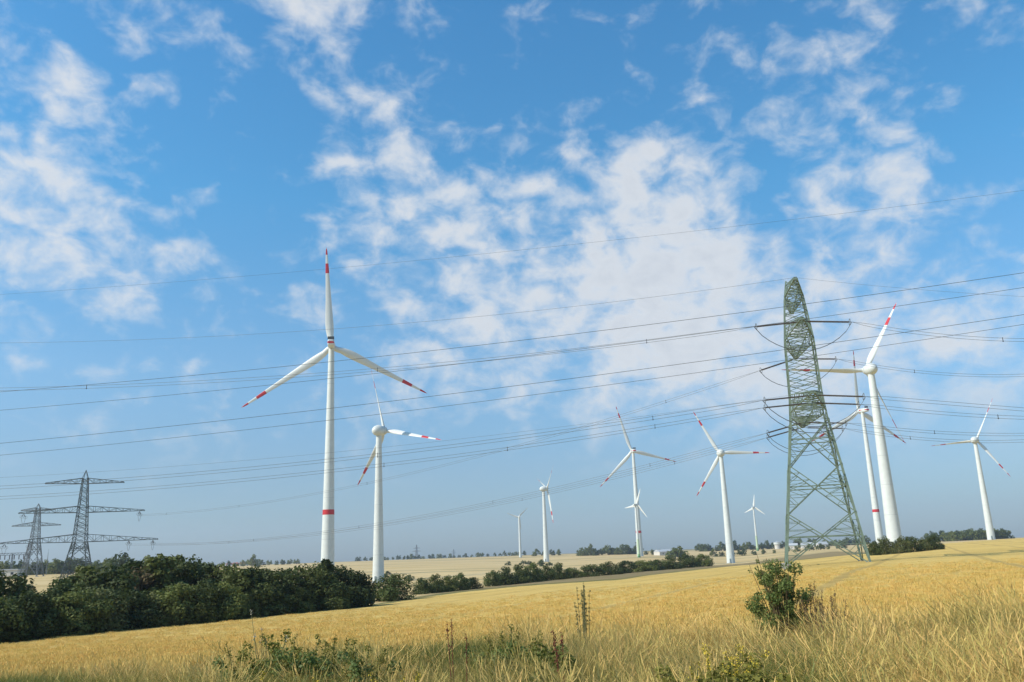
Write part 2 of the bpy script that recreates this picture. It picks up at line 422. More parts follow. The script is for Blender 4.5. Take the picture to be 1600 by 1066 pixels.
# wheel tracks through the crop
wv_ = N('ShaderNodeTexWave', wave_type='BANDS', bands_direction='Y'); mpw = N('ShaderNodeMapping'); L(POS, mpw.inputs[0]); mpw.inputs[2].default_value = (0, 0, R_(115)); L(mpw.outputs[0], wv_.inputs['Vector'])
wv_.inputs['Scale'].default_value = .0235; wv_.inputs['Distortion'].default_value = 0; wv_.inputs['Detail'].default_value = 0
stub = mix(mth('MULTIPLY', sm(wv_.outputs['Fac'], .975, .995), .42), stub, (.27, .185, .07))
farf = mix(sm(gn(.012, 5, .55, (.5, 2.2, 1), R_(-6)), .35, .65), (.56, .42, .21), (.48, .345, .15))
farf = mix(mth('MULTIPLY', sm(gn(.006, 3, .5, (.3, 3, 1), R_(5)), .55, .68), .75), farf, (.20, .18, .085))
brn = mix(sm(gn(.06, 5, .6, (.4, 2, 1), R_(-10)), .35, .65), (.20, .155, .07), (.28, .21, .10))
grn = mix(sm(gn(.4, 4), .35, .65), (.09, .105, .03), (.17, .155, .05))
vrg = mix(sm(gn(.8, 5), .35, .65), (.32, .235, .09), (.18, .155, .05))
dist_f = mix(sm(gn(.0022, 3, .5, (.5, 1.6, 1)), .45, .6), (.36, .29, .15), (.07, .09, .04))
c = farf
c = mix(att('brown'), c, brn); c = mix(att('near'), c, stub); c = mix(att('green'), c, grn); c = mix(att('far'), c, dist_f); c = mix(att('verge'), c, vrg)
L(c, pb.inputs['Base Color'])
bm = N('ShaderNodeBump'); bm.inputs['Strength'].default_value = .7; bm.inputs['Distance'].default_value = .25
L(mth('ADD', nA2, mth('MULTIPLY', nA4, .4)), bm.inputs['Height']); L(bm.outputs[0], pb.inputs['Normal'])
me.materials.append(gm)
g = put('ground', me); g['kind'] = 'structure'


# ------------------------------------------------------------------ wind turbines
def blade_sections(R):                      # span along +Z, chord along X, thickness along Y
    out = []
    for t, ch, th, tw in ((.015, .052, 1.0, 0), (.05, .052, .98, 4), (.10, .060, .66, 10), (.16, .074, .46, 12), (.22, .078, .36, 11), (.32, .069, .29, 9), (.45, .056, .25, 7), (.6, .044, .22, 5), (.75, .033, .20, 3.5), (.88, .023, .19, 2.5), (.955, .0145, .18, 2), (.99, .007, .2, 2), (1.0, .002, .3, 2)):
        out.append((t * R, ch * R, th, R_(tw)))
    return out


def blade_ring(z, ch, th, tw, k=1.0, n=14):
    pts = []; ax0 = .5 if th > .9 else .33
    for i in range(n):
        a = 2 * math.pi * i / n; x = math.cos(a); y = math.sin(a)
        if th < .9: y *= (1.0 - .45 * max(0, -x)) * (1 - .25 * x * x * (x < 0))
        X = (x * .5 - (.5 - ax0) * (1 if th < .9 else 0)) * ch * k; Y = y * .5 * ch * th * k
        pts.append((X * math.cos(tw) - Y * math.sin(tw), X * math.sin(tw) + Y * math.cos(tw), z))
    return pts


def lerp_sec(S, z):
    for a, b in zip(S, S[1:]):
        if a[0] <= z <= b[0]:
            t = (z - a[0]) / (b[0] - a[0]); return tuple(a[i] + (b[i] - a[i]) * t for i in range(4))
    return S[-1]


BLADE = {}


def blade_meshes(kind):
    if kind in BLADE: return BLADE[kind]
    R = {'big': 68., 'egg': 46., 'small': 20.5}[kind]; S = blade_sections(R)
    if kind == 'small': S = [(a, b * 1.9, c, d) for a, b, c, d in S]
    me = MB().rings([blade_ring(*s) for s in S]).mesh('blade', M['blade'], True)
    st = []
    if kind != 'small':
        for a, b in ((.735, .835), (.925, .999)) if kind == 'big' else ((.66, .775), (.90, .999)):
            zs = np.linspace(a * R, b * R, 5); mb = MB()
            mb.rings([blade_ring(s[0], s[1] + .03, s[2], s[3], 1.03) for s in [lerp_sec(S, z) for z in zs]])
            st.append(mb.mesh('tip_stripe', M['red'], True))
    BLADE[kind] = (R, me, st); return BLADE[kind]


def turbine(kind, hub_px, depth, yaw, ph, R, cone, label, base_px, rbase, rtop, band=None, green=False, group=None, thin=None):
    hub = at(*hub_px, depth); bx = hub.x
    # tower stands plumb under the nacelle
    z0 = zt1(bx, depth) - .15; H = hub.z - z0
    t = thing('wind_turbine', label, 'wind turbine', (bx, depth, z0), 0, group)
    yaw = R_(yaw); ph = R_(ph); cone = R_(cone); tl = R_(5)
    a0 = Vector((math.sin(yaw), math.cos(yaw), 0)); s = Vector((math.cos(yaw), -math.sin(yaw), 0)); zu = Vector((0, 0, 1))
    ax = a0 * math.cos(tl) + zu * math.sin(tl); up = zu * math.cos(tl) - a0 * math.sin(tl)
    nac_r = {'big': 2.3, 'egg': 3.6, 'small': 1.25}[kind]
    top = H - nac_r * .85
    rad = lambda z: rbase + (rtop - rbase) * (z / top) ** .9
    nseg = {'big': 6, 'egg': 6, 'small': 3}[kind]
    zs = [top * (k / nseg) ** .95 for k in range(nseg + 1)]
    for k in range(nseg):
        mt = M['white']
        if green and k == 0: mt = M['g3']
        MB().lathe([(zs[k] + (z_ * (zs[k + 1] - zs[k])), rad(zs[k] + z_ * (zs[k + 1] - zs[k]))) for z_ in (0, .5, 1)], 28).build('tower_section', mt, t, True)
        if k: MB().lathe([(zs[k] - .09, rad(zs[k]) + .02), (zs[k] + .09, rad(zs[k]) + .02)], 28).build('flange_ring', M['ring'], t, True)
    if green:
        for k, mm in enumerate(('g1', 'g2')):
            MB().lathe([(k * 2.2, rad(k * 2.2) + .03), (k * 2.2 + 2.2, rad(k * 2.2 + 2.2) + .03)], 24).build('green_band', M[mm], t, True)
    if band:
        MB().lathe([(band - 1.5, rad(band - 1.5) + .05), (band + 1.5, rad(band + 1.5) + .05)], 28).build('red_band', M['red'], t, True)
    MB().lathe([(-.6, rbase + 1.6), (.3, rbase + 1.2)], 24).build('foundation', M['conc'], t)
    dv = Vector((math.sin(R_(200)), math.cos(R_(200)), 0)); dn = dv.cross(zu)
    if kind != 'small':
        mb = MB(); c0 = dv * (rbase + .0) + zu * 2.6
        mb.bar_axes(c0 - zu * 1.3, c0 + zu * 1.3, dn, dv, 1.1, .3, 0, 0); d_ = mb.build('door', M['door'], t)
        mb = MB()
        for k in range(5): mb.box(dv * (rbase + 2.2 - k * .35) + zu * (.2 + k * .22), (1.3, 1.3, .08))
        mb.build('steps', M['fit'], t)
    hc = Vector((0, 0, H))
    B = Matrix((s, ax, up)).transposed()
    if kind == 'egg':
        oh = 5.0
        prof = [(-5.2, .05), (-5.0, 1.0), (-4.3, 2.05), (-3.0, 3.0), (-1.2, 3.55), (.6, 3.6), (1.9, 3.25), (2.5, 2.95)]
        MB().lathe(prof, 24, ax, hc).build('nacelle', M['white'], t, True)
        MB().lathe([(2.45, 2.6), (2.75, 2.6)], 24, ax, hc).build('bearing_gap', M['dark'], t, True)
        hb = MB().lathe([(2.7, 2.95), (4.2, 2.85), (5.4, 2.45), (6.4, 1.75), (7.0, .9), (7.2, .05)], 24, ax, hc).build('hub', M['white'], t, True)
        root = 2.2
    elif kind == 'big':
        oh = 6.0
        def rr(y, w, h, zc_, e=.5):
            pts = []
            for i in range(20):
                a = 2 * math.pi * i / 20; cx = math.copysign(abs(math.cos(a)) ** e, math.cos(a)); cz = math.copysign(abs(math.sin(a)) ** e, math.sin(a))
                pts.append(hc + s * (w / 2 * cx) + ax * y + up * (zc_ + h / 2 * cz))
            return pts
        na = MB().rings([rr(-10.0, 2.9, 2.9, .5), rr(-9.4, 3.8, 3.8, .45), rr(-6, 4.2, 4.3, .35), rr(0, 4.3, 4.5, .3), rr(3.2, 4.1, 4.2, .2), rr(4.0, 3.2, 3.2, 0)]).build('nacelle', M['white'], t, True)
        MB().rings([rr(-9.0, 4.02, 1.5, .55, .35), rr(2.6, 4.42, 1.5, .55, .35)]).build('red_stripe', M['red'], na, True)
        MB().rings([rr(-10.08, 3.2, 1.35, .55, .3), rr(-9.3, 4.0, 1.45, .55, .3), rr(-8.9, 4.05, 1.45, .55, .3)]).build('red_stripe', M['red'], na, True)
        mb = MB(); c0 = hc + up * 3.6 - ax * 7.6
        mb.bar_axes(c0 - s * 2.0, c0 + s * 2.0, ax, up, 1.0, 1.7, 0, 0); mb.build('cooler', M['dark'], na)
        MB().tube([hc + up * 2.4 - ax * 5, hc + up * 4.6 - ax * 5], .06, 5).build('wind_vane_mast', M['fit'], na)
        MB().lathe([(3.9, 1.9), (4.6, 2.15), (6.2, 2.15), (7.4, 1.7), (8.2, .9), (8.45, .05)], 22, ax, hc).build('hub', M['white'], t, True)
        root = 1.4
    else:
        oh = 2.5
        mb = MB(); c0 = hc + up * .1
        mb.rings([[hc + s * (x_ * w_) + ax * y_ + up * (z_ * h_ + .15) for x_, z_ in ((-1, -.8), (-.8, -1), (.8, -1), (1, -.8), (1, .8), (.8, 1), (-.8, 1), (-1, .8))] for y_, w_, h_ in ((-4.2, .8, .8), (-3.8, 1.1, 1.1), (.6, 1.15, 1.2), (1.6, .9, .9))]).build('nacelle', M['white'], t)
        MB().lathe([(1.5, .95), (2.4, 1.05), (3.2, .8), (3.7, .1)], 16, ax, hc).build('hub', M['white'], t, True)
        root = .5
    R0, bme, sts = blade_meshes(kind); sc = R / R0
    pit = 0.0
    if thin is not None:                      # blade pitch that turns this blade's edge to the road
        a = ph + thin * 2 * math.pi / 3; sp = ((up * math.cos(a) + s * math.sin(a)) * math.cos(cone) + ax * math.sin(cone)).normalized()
        ch0 = sp.cross(ax).normalized() * -1; vw = hub.normalized(); wp = vw.cross(sp).normalized()
        pit = min((R_(q) for q in range(-62, 63, 2)), key=lambda q: abs((Matrix.Rotation(q + R_(6), 3, sp) @ ch0).dot(wp)) + abs(q) * .02)
    for k in range(3):
        a = ph + k * 2 * math.pi / 3; d = up * math.cos(a) + s * math.sin(a)
        span = (d * math.cos(cone) + ax * math.sin(cone)).normalized(); chord = Matrix.Rotation(pit, 3, span) @ (span.cross(ax).normalized() * -1); thn = span.cross(chord)
        mw = Matrix.Identity(4); o_ = hc + ax * oh
        for i in range(3): mw[i][0], mw[i][1], mw[i][2], mw[i][3] = chord[i] * sc, thn[i] * sc, span[i] * sc, o_[i]
        b = put('blade', bme, t, mw)
        for st in sts: put('tip_stripe', st, b)
    return t


turbine('big', (518, 540), 519, 351, 116, 67.8, 5.5, 'tallest white turbine seen from behind, red-banded tower rising over the dark hedge', None, 4.3, 1.75, band=42, group=None)
turbine('egg', (592, 673), 540, 35.6, 103.6, 45.6, 5, 'white wind turbine with round nacelle and striped blades beside the lone round bush', None, 3.7, 1.75, thin=2)
turbine('egg', (849, 764), 1130, 74, 53, 45.9, 1, 'white wind turbine with round nacelle, rotor almost edge-on, behind the row of field bushes', None, 3.7, 1.7, thin=0)
turbine('small', (811, 808), 1390, 345, 48.5, 20.5, 4, 'small plain white wind turbine with no stripes alone on the pale field crest', None, 2.2, 1.3)
turbine('big', (989, 705), 1130, 354, 104, 64.2, 5, 'tall white wind turbine with red nacelle and red tower band behind a smaller turbine', None, 4.3, 1.75, band=31)
turbine('small', (993, 789), 1025, 46, 22, 20, 3, 'small white wind turbine with green tower foot right before a taller turbine', None, 1.8, .9, green=True)
turbine('egg', (1126, 708), 750, 8, 92.4, 43.7, 5, 'white wind turbine with round nacelle standing on brown ground between bush row and near pylon', None, 3.5, 1.7)
turbine('egg', (1360, 577), 493, 355, 32.3, 50.5, 7, 'thick white wind turbine with round nacelle, one blade reaching behind the near pylon', None, 4.2, 1.9, thin=1)
turbine('big', (1347, 642), 945, 346, 1, 70.3, 2, 'slim white wind turbine with red nacelle, its tower close beside a thicker turbine tower', None, 4.3, 1.75, band=37)
turbine('egg', (1523, 688), 842, 45, 28.9, 45, 3, 'white wind turbine with round nacelle at the golden field edge before the far wood', None, 3.6, 1.7, thin=0)
turbine('small', (1177, 793), 1324, 40, 7.4, 19.5, 5, 'small white wind turbine with green tower foot near the white water tower', None, 1.8, .9, green=True)


# ------------------------------------------------------------------ lattice pylons
def lerp_prof(prof, z):
    for a, b in zip(prof, prof[1:]):
        if a[0] <= z <= b[0]: return a[1] + (b[1] - a[1]) * (z - a[0]) / (b[0] - a[0])
    return prof[-1][1]


def pylon(label, loc, rz, prof, panels, dense_from, dense_step, arms, mt, ws, group=None, peak=None, simple=False):
    t = thing('lattice_pylon', label, 'pylon', loc, rz, group)
    hw = lambda z: lerp_prof(prof, z)
    cor = ((-1, -1), (1, -1), (1, 1), (-1, 1))
    P = lambda k, z: Vector((cor[k % 4][0] * hw(z), cor[k % 4][1] * hw(z), z))
    wl, wd_, wb = ws
    for k in range(4):
        mb = MB()
        for (za, _), (zb, _) in zip(prof, prof[1:]): mb.bar(P(k, za), P(k, zb), wl * (1 if za < dense_from else .75))
        lg = mb.build('leg', mt, t)
        MB().box((P(k, 0).x, P(k, 0).y, -.15), (wl * 4, wl * 4, .9)).build('footing', M['conc'], lg)
    mid = lambda a, b, f=.5: a + (b - a) * f
    for za, zb in panels:                    # big crossed panels, each brace a part of its own
        for k in range(4):
            a0, b0, a1, b1 = P(k, za), P(k + 1, za), P(k, zb), P(k + 1, zb)
            out = Vector(((cor[k % 4][0] + cor[(k + 1) % 4][0]) / 2, (cor[k % 4][1] + cor[(k + 1) % 4][1]) / 2, 0))
            MB().bar(a0, b1, wd_).build('diagonal_brace', mt, t)
            MB().bar(b0 + out * wd_ * 1.02, a1 + out * wd_ * 1.02, wd_).build('diagonal_brace', mt, t)
            f = hw(za) / (hw(za) + hw(zb)); zx = za + (zb - za) * f
            MB().bar(P(k, zx) - out * .07, P(k + 1, zx) - out * .07, wd_ * 1.05).build('horizontal_strut', mt, t)
            mb = MB(); X = mid(a0, b1, f)
            for base, top_, q0, q1 in ((a0, a1, a0, b1), (b0, b1, b0, a1), (a1, a0, a1, b0), (b1, b0, b1, a0)):
                for g_ in (.35, .7):           # redundant members from leg to diagonal
                    pd = mid(q0, X, g_) - out * .04; zl = pd.z; kk = k if base in (a0, a1) else k + 1
                    mb.bar(P(kk, zl), pd, wb); mb.bar(P(kk, mid(q0, X, min(1, g_ + .35)).z), pd, wb)
            mb.build('secondary_bracing', mt, t, stuff=True)
    z = dense_from; mb = MB(); n = 0
    ztop = prof[-1][0]
    while z < ztop - .3:
        z2 = min(z + dense_step(z), ztop)
        for k in range(4):
            a0, b0, a1, b1 = P(k, z), P(k + 1, z), P(k, z2), P(k + 1, z2)
            if n % 2 or not simple: mb.bar(a0, b1, wb * 1.15)
            if not (n % 2) or not simple: mb.bar(b0, a1, wb * 1.15)
            if n % 2 == 0: mb.bar(a0, b0, wb)
        z = z2; n += 1
    mb.build('body_lattice', mt, t, stuff=True)
    if peak:
        mb = MB()
        for k in range(4): mb.bar(P(k, ztop), (0, 0, ztop + peak), wl * .6)
        mb.build('peak', mt, t)
    for (za, ln, hh, nb) in arms:
        for sg in (-1, 1):
            mb = MB(); w0 = hw(za); w1 = hw(za + hh); tip = Vector((0, sg * ln, za + .15))
            ch = []
            for sx in (-1, 1):
                lo = (Vector((sx * w0, sg * w0, za)), tip + Vector((sx * .22, 0, 0))); hi = (Vector((sx * w1, sg * w1, za + hh)), tip + Vector((sx * .16, 0, .32)))
                mb.bar(*lo, wd_); mb.bar(*hi, wd_ * .85); ch.append((lo, hi))
            for i in range(nb):
                f0, f1 = i / nb, (i + 1) / nb
                LL0, LL1 = mid(*ch[0][0], f0), mid(*ch[0][0], f1); RL0, RL1 = mid(*ch[1][0], f0), mid(*ch[1][0], f1)
                LH0, LH1 = mid(*ch[0][1], f0), mid(*ch[0][1], f1); RH0, RH1 = mid(*ch[1][1], f0), mid(*ch[1][1], f1)
                mb.bar(LL0, RL1, wb); mb.bar(RL0, LL1, wb); mb.bar(LL1, RL1, wb)       # underside
                mb.bar(LH0, RH1, wb) if i % 2 else mb.bar(RH0, LH1, wb); mb.bar(LH1, RH1, wb)
                for l0, l1, h0, h1 in ((LL0, LL1, LH0, LH1), (RL0, RL1, RH0, RH1)):    # sides
                    mb.bar(l0, h1, wb) if i % 2 else mb.bar(h0, l1, wb)
                    mb.bar(l1, h1, wb)
            mb.bar(tip - Vector((.4, 0, 0)), tip + Vector((.4, 0, 0)), .25)
            mb.build('crossarm', mt, t)
    return t


def local(t, p):                              # thing-local -> world
    return Matrix.Translation(t.location) @ Matrix.Rotation(t.rotation_euler.z, 4, 'Z') @ Vector(p)


PYD = 146.0
pb_ = at(1290, 880, PYD); pyl_loc = Vector((pb_.x, PYD, zt1(pb_.x, PYD)))
AZ_ARM = math.atan2(pb_.x, PYD) - R_(3.4)     # crossarms point along this azimuth
K0 = -3.02 - pyl_loc.z                         # base of the reading vs. ground
zl_, zm_, zt_, ztop_ = 25.2 + K0, 38.0 + K0, 46.0 + K0, 49.0 + K0
main = pylon('big green lattice pylon with tension insulators standing in the golden field', pyl_loc, -AZ_ARM,
             [(0, 6.3), (zl_ - 1.4, 2.95), (zl_ + 3, 2.6), (zm_, 2.35), (zt_, 1.55), (ztop_, 1.0)],
             [(0, 8.2), (8.2, 16.1), (16.1, 23.6 + K0)], 23.6 + K0, lambda z: 1.75 if z < 40 else 1.3,
             [(zl_, 20.0, 3.0, 9), (zm_, 15.4, 2.6, 7), (zt_, 11.3, 2.2, 6)], M['steel'], (.34, .17, .085))


# conductors: (attachment local y, z) on the main pylon
def ins_string(t, a, dirv, ln, n=2, gap=.45):
    """tension string of discs from a along dirv, returns world end"""
    side = dirv.cross(Vector((0, 0, 1))).normalized()
    rt = MB()
    prof_r = []
    k = int(ln / .17)
    for j in range(n):
        o = side * (gap * (j - (n - 1) / 2))
        pts = [a + o + dirv * (.5 + (ln - 1.0) * i / (2 * k)) for i in range(2 * k + 1)]
        rt.tube(pts, [.115 if i % 2 else .055 for i in range(2 * k + 1)], 7)
        rt.tube([a, a + o + dirv * .5], .035, 4); rt.tube([a + o + dirv * (ln - .5), a + dirv * ln], .035, 4)
    s_ = rt.build('insulator_string', M['ins'], t)
    e = a + dirv * (ln - .35); up = dirv.cross(side).normalized()
    ring = [e + (side * math.cos(q) + up * math.sin(q)) * .52 for q in [2 * math.pi * i / 14 for i in range(15)]]
    MB().tube(ring, .045, 5, False).build('grading_ring', M['fit'], s_)
    return a + dirv * ln


def parab(p0, pts_px, d_az=None, end=None, ext=0.0, n=56):
    """a sagging wire: from p0 in the vertical plane of azimuth d_az (or to the point end), its height read where the plane meets the pixels"""
    p0 = Vector(p0)
    hv = Vector((math.sin(d_az), math.cos(d_az), 0)) if end is None else Vector((end[0] - p0.x, end[1] - p0.y, 0)).normalized()
    S, Z = [0.0], [p0.z]
    nv = Vector((hv.y, -hv.x, 0))
    for px, py in pts_px:
        r = ray(px, py); k = p0.dot(nv) / r.dot(nv); q = r * k
        S.append((q - p0).dot(hv)); Z.append(q.z)
    if end is not None: S.append((Vector((end[0], end[1], 0)) - Vector((p0.x, p0.y, 0))).length); Z.append(end[2])
    wts = np.ones(len(S)); wts[0] = 50
    if end is not None: wts[-1] = 50
    c = np.polyfit(S, Z, 2, w=wts)
    if c[0] < 1e-5: c = np.r_[1e-5, np.polyfit(S, np.array(Z) - 1e-5 * np.array(S) ** 2, 1, w=wts)]
    smax = max(S) + ext
    return [p0 + hv * s_ + Vector((0, 0, np.polyval(c, s_) - p0.z)) for s_ in np.linspace(0, smax, n)]


def cable(label, pts, r, mt, twin=0.0, spacers=(), group=None, name='power_cable'):
    if not twin:
        o = thing(name, label, 'cable', pts[0], 0, group); MB().tube([p - pts[0] for p in pts], r, 5).build('conductor', mt, o); return o
    o = thing(name, label, 'cable', pts[0], 0, group)
    for sg in (-.5, .5):
        q = [p - pts[0] + Vector((0, 0, sg * twin * min(1, i / 1.5))) for i, p in enumerate(pts)]
        MB().tube(q, r, 5).build('conductor', mt, o)
    for px in spacers:
        best = min(range(len(pts) - 1), key=lambda i: abs(pix(*pts[i])[0] - px)); best = max(2, best)
        p = pts[best] - pts[0]
        MB().bar(p + Vector((0, 0, -twin * .75)), p + Vector((0, 0, twin * .75)), .07).bar(p + Vector((0, 0, -twin * .7)), p + Vector((0, 0, -twin * .4)), .13).build('spacer', M['cable'], o)
    return o


AL, AR = R_(-84), R_(100)                     # line azimuths left and right of the pylon
xl = Vector((-1, 0, -.06)).normalized(); xr = Vector((1, 0, -.10)).normalized()
ILN = 7.2


def dl(az, dz):                               # world azimuth -> pylon-local direction
    a = az - AZ_ARM
    return Vector((math.sin(a), math.cos(a), dz)).normalized()


# next pylon to the left, end of the far circuit
LPD = 300.0
lp = ground_at(119, LPD)
lz = lambda py: at(127, py, LPD).z - lp.z
L1, L2, L3 = lz(847), lz(801), lz(756)
m_px = LPD / 1365
left = pylon('wide grey lattice pylon with three long crossarms behind the hedge', lp, R_(90) + R_(12),
             [(0, 4.6), (L1, 2.0), (L2, 1.5), (L3, .95), (L3 + 1.9, .8)], [(0, L1 * .36), (L1 * .36, L1 * .68), (L1 * .68, L1 - .3)], L1 - .3, lambda z: 1.5,
             [(L1, 115 * m_px, 2.6, 9), (L2, 92 * m_px, 2.2, 8), (L3, 58 * m_px, 1.9, 6)], M['steel2'], (.26, .16, .10), peak=lz(735) - L3 - 1.9)
lp2 = ground_at(49, 450.0)
lz2 = lambda py: at(60, py, 450).z - lp2.z
left2 = pylon('smaller grey lattice pylon with two crossarms at the far field edge', lp2, R_(90) + R_(8),
              [(0, 4.3), (lz2(845), 1.9), (lz2(797) + 1, .9)], [(0, lz2(870)), (lz2(870), lz2(850))], lz2(850), lambda z: 1.9,
              [(lz2(822), 36 * 450 / 1365, 2.0, 6), (lz2(798), 25 * 450 / 1365, 1.6, 5)], M['steelfar'], (.30, .20, .13), peak=lz2(787) - lz2(797) - 1)
for q, pylo in ((left, 0),):
    for lv, yy in ((L2, 85), (L1, 108), (L1, 72), (L2, -85), (L1, -108), (L1, -72)):
        a = Vector((0, -yy * m_px, lv))          # local y runs along the arms
        for sg in (-1, 1): ins_string(left, a, Vector((sg * .86, 0, -.5)), 2.6, 1)
        MB().tube([a + Vector((sx * 2.2, 0, -1.3 - 2.2 * (1 - (sx) ** 2))) for sx in np.linspace(-1, 1, 9)], .05, 4).build('jumper', M['cable_l'], left)

phases = [('upper', -14.6, zm_, [(1000, 537), (605, 576), (420, 590), (122, 605), (0, 609)], [(1560, 530.5), (1600, 531.5)], (1000, 605, 122), (1560,), 'upper near'),
          ('outer', -19.0, zl_, [(1024, 658), (605, 708), (420, 728.5), (0, 762.5)], [(1600, 640)], (1024, 605), (), 'lower outer near'),
          ('inner', -11.5, zl_, [(1009, 673.5), (790, 704), (605, 723), (420, 745), (0, 779)], [(1564, 651.6), (1600, 653)], (1009, 790, 605), (1564,), 'lower inner near')]
nm = {'upper near': 'upper roadward twin cable of the near pylon', 'lower outer near': 'lowest-arm roadward tip twin cable', 'lower inner near': 'lowest-arm roadward inner twin cable',
      'upper far': 'middle-arm fieldward twin cable of the near pylon', 'lower outer far': 'lowest-arm fieldward tip twin cable', 'lower inner far': 'lowest-arm fieldward inner twin cable'}
jump = []
for _, yy, zz, lpts, rpts, lsp, rsp, key in phases:
    a = Vector((0, yy, zz - .1))
    el = ins_string(main, a + Vector((-.4, 0, 0)), dl(AL, -.05), ILN); er = ins_string(main, a + Vector((.4, 0, 0)), dl(AR, -.10), ILN)
    jump.append((el, er))
    cable(nm[key] + ', running past the tallest turbine', parab(local(main, el), lpts, AL, ext=60), .028, M['cable_l'], .48, lsp, 'cables strung from the near pylon')
    cable(nm[key] + ', running towards the thick turbine', parab(local(main, er), rpts, AR, ext=60), .028, M['cable_l'], .48, rsp, 'cables strung from the near pylon')
farp = [(14.6, zm_, [(1033, 633), (720, 722), (616, 746), (420, 782)], (L2, 85), [(1426, 580), (1600, 586.5)], (1033, 568, 378, 260), (1426,), 'upper far'),
        (11.5, zl_, [(1029, 724), (781, 783), (554, 824), (400, 843)], (L1, 72), [(1461, 675.5), (1600, 679)], (1029, 781, 554, 393), (1461,), 'lower inner far'),
        (19.0, zl_, [(1057, 725), (807, 782), (554, 827), (400, 845)], (L1, 108), [(1426, 684.5), (1600, 689)], (1057, 807, 362), (1426,), 'lower outer far')]
for yy, zz, lpts, (elz, ely), rpts, lsp, rsp, key in farp:
    a = Vector((0, yy, zz - .1)); endw = local(left, Vector((2.2, -ely * m_px, elz - 1.3)))
    aw = local(main, a); azl = math.atan2(endw.x - aw.x, endw.y - aw.y)
    el = ins_string(main, a + Vector((-.4, 0, 0)), dl(azl, -.16), ILN); er = ins_string(main, a + Vector((.4, 0, 0)), dl(AR, -.08), ILN)
    jump.append((el, er))
    cable(nm[key] + ', dipping to the wide pylon behind the hedge', parab(local(main, el), lpts, end=endw), .028, M['cable_l'], .45, lsp, 'cables strung from the near pylon')
    cable(nm[key] + ', running towards the thick turbine', parab(local(main, er), rpts, AR, ext=60), .028, M['cable_l'], .45, rsp, 'cables strung from the near pylon')
for el, er in jump:
    for o in (-.2, .2):
        pts = [el + (er - el) * f + Vector((0, o, -4.3 * (1 - (2 * f - 1) ** 2) ** .8)) for f in np.linspace(0, 1, 15)]
        MB().tube(pts, .03, 5).build('jumper', M['cable'], main)
# earth wires
a = local(main, (0, -11.3, zt_ + .4))
cable('thin earth wire from the pylon top running left past the tallest turbine nacelle', parab(a, [(820, 487.5), (500, 515.5), (0, 536)], AL, ext=60), .022, M['cable_l'])
cable('thin earth wire from the pylon top running towards the thick turbine', parab(a, [(1360, 447), (1497, 456), (1600, 464)], AR, ext=60), .018, M['cable_l'])
a = local(main, (0, -20.0, zl_ + .3))
cable('thin single wire from the lowest arm tip, just above the twin cables', parab(a, [(720, 686), (420, 716.6), (134, 737.6), (0, 747)], AL, ext=60), .016, M['cable_l'])
# the closer line that crosses in front of the pylon
p_r = at(1600, 427, 85.0); AZN = math.atan2(-62.4 - 49, 105 - 85)
hn = Vector((math.sin(AZN), math.cos(AZN), 0)); nn = Vector((hn.y, -hn.x, 0)); P0 = Vector((p_r.x, 85, 0))


def front_wire(pts_px, off, r, label):
    S, Z = [], []
    for px, py in pts_px:
        rr_ = ray(px, py); k = (P0.dot(nn) + off) / rr_.dot(nn); q = rr_ * k; S.append((q - P0).dot(hn)); Z.append(q.z)
    c = np.polyfit(S, Z, 2)
    o = P0 + nn * (off)
    pts = [o + hn * s_ + Vector((0, 0, np.polyval(c, s_) - o.z)) for s_ in np.linspace(min(S) - 30, max(S) + 45, 60)]
    cable(label, pts, r, M['cable'], group='cables of the closer power line')


sg_ = 1 if nn.y > 0 else -1
front_wire([(0, 461), (300, 437), (800, 393.5), (1225, 345), (1440, 317), (1600, 298)], 0, .011, 'thin topmost wire of the closer line high above the pylon top')
front_wire([(0, 613.5), (134, 601), (353, 580), (810, 536), (1160, 486), (1360, 460.5), (1600, 427)], -3.2 * sg_, .025, 'topmost of the four dark cables crossing in front of the pylon')
front_wire([(0, 642), (420, 599), (810, 561), (1160, 511), (1360, 485), (1600, 449)], 3.2 * sg_, .024, 'second from the top of the four dark cables crossing in front of the pylon')
front_wire([(0, 693), (420, 649), (810, 602), (1160, 556), (1360, 528), (1600, 491)], -4.6 * sg_, .024, 'third from the top of the four dark cables crossing in front of the pylon')
front_wire([(0, 712), (420, 666), (810, 621), (1160, 573), (1360, 544), (1600, 506)], 4.6 * sg_, .023, 'lowest of the four dark cables crossing in front of the pylon')

# two tiny pylons on the skyline
for px, top in ((651, 851), (709, 858)):
    g0 = ground_at(px, 2600)
    k = (at(px, top, 2600).z - g0.z) / 38
    pylon('hazy far pylon standing on the skyline behind the pale field', g0, R_(70), [(0, 4 * k), (20 * k, 1.8 * k), (36 * k, .8 * k)], [], 0, lambda z: 5 * k,
          [(20 * k, 13 * k, 2 * k, 3), (28 * k, 10 * k, 2 * k, 3)], M['steelfar'], (.6 * k, .5 * k, .35 * k), group='far pylons on the skyline', peak=2 * k)


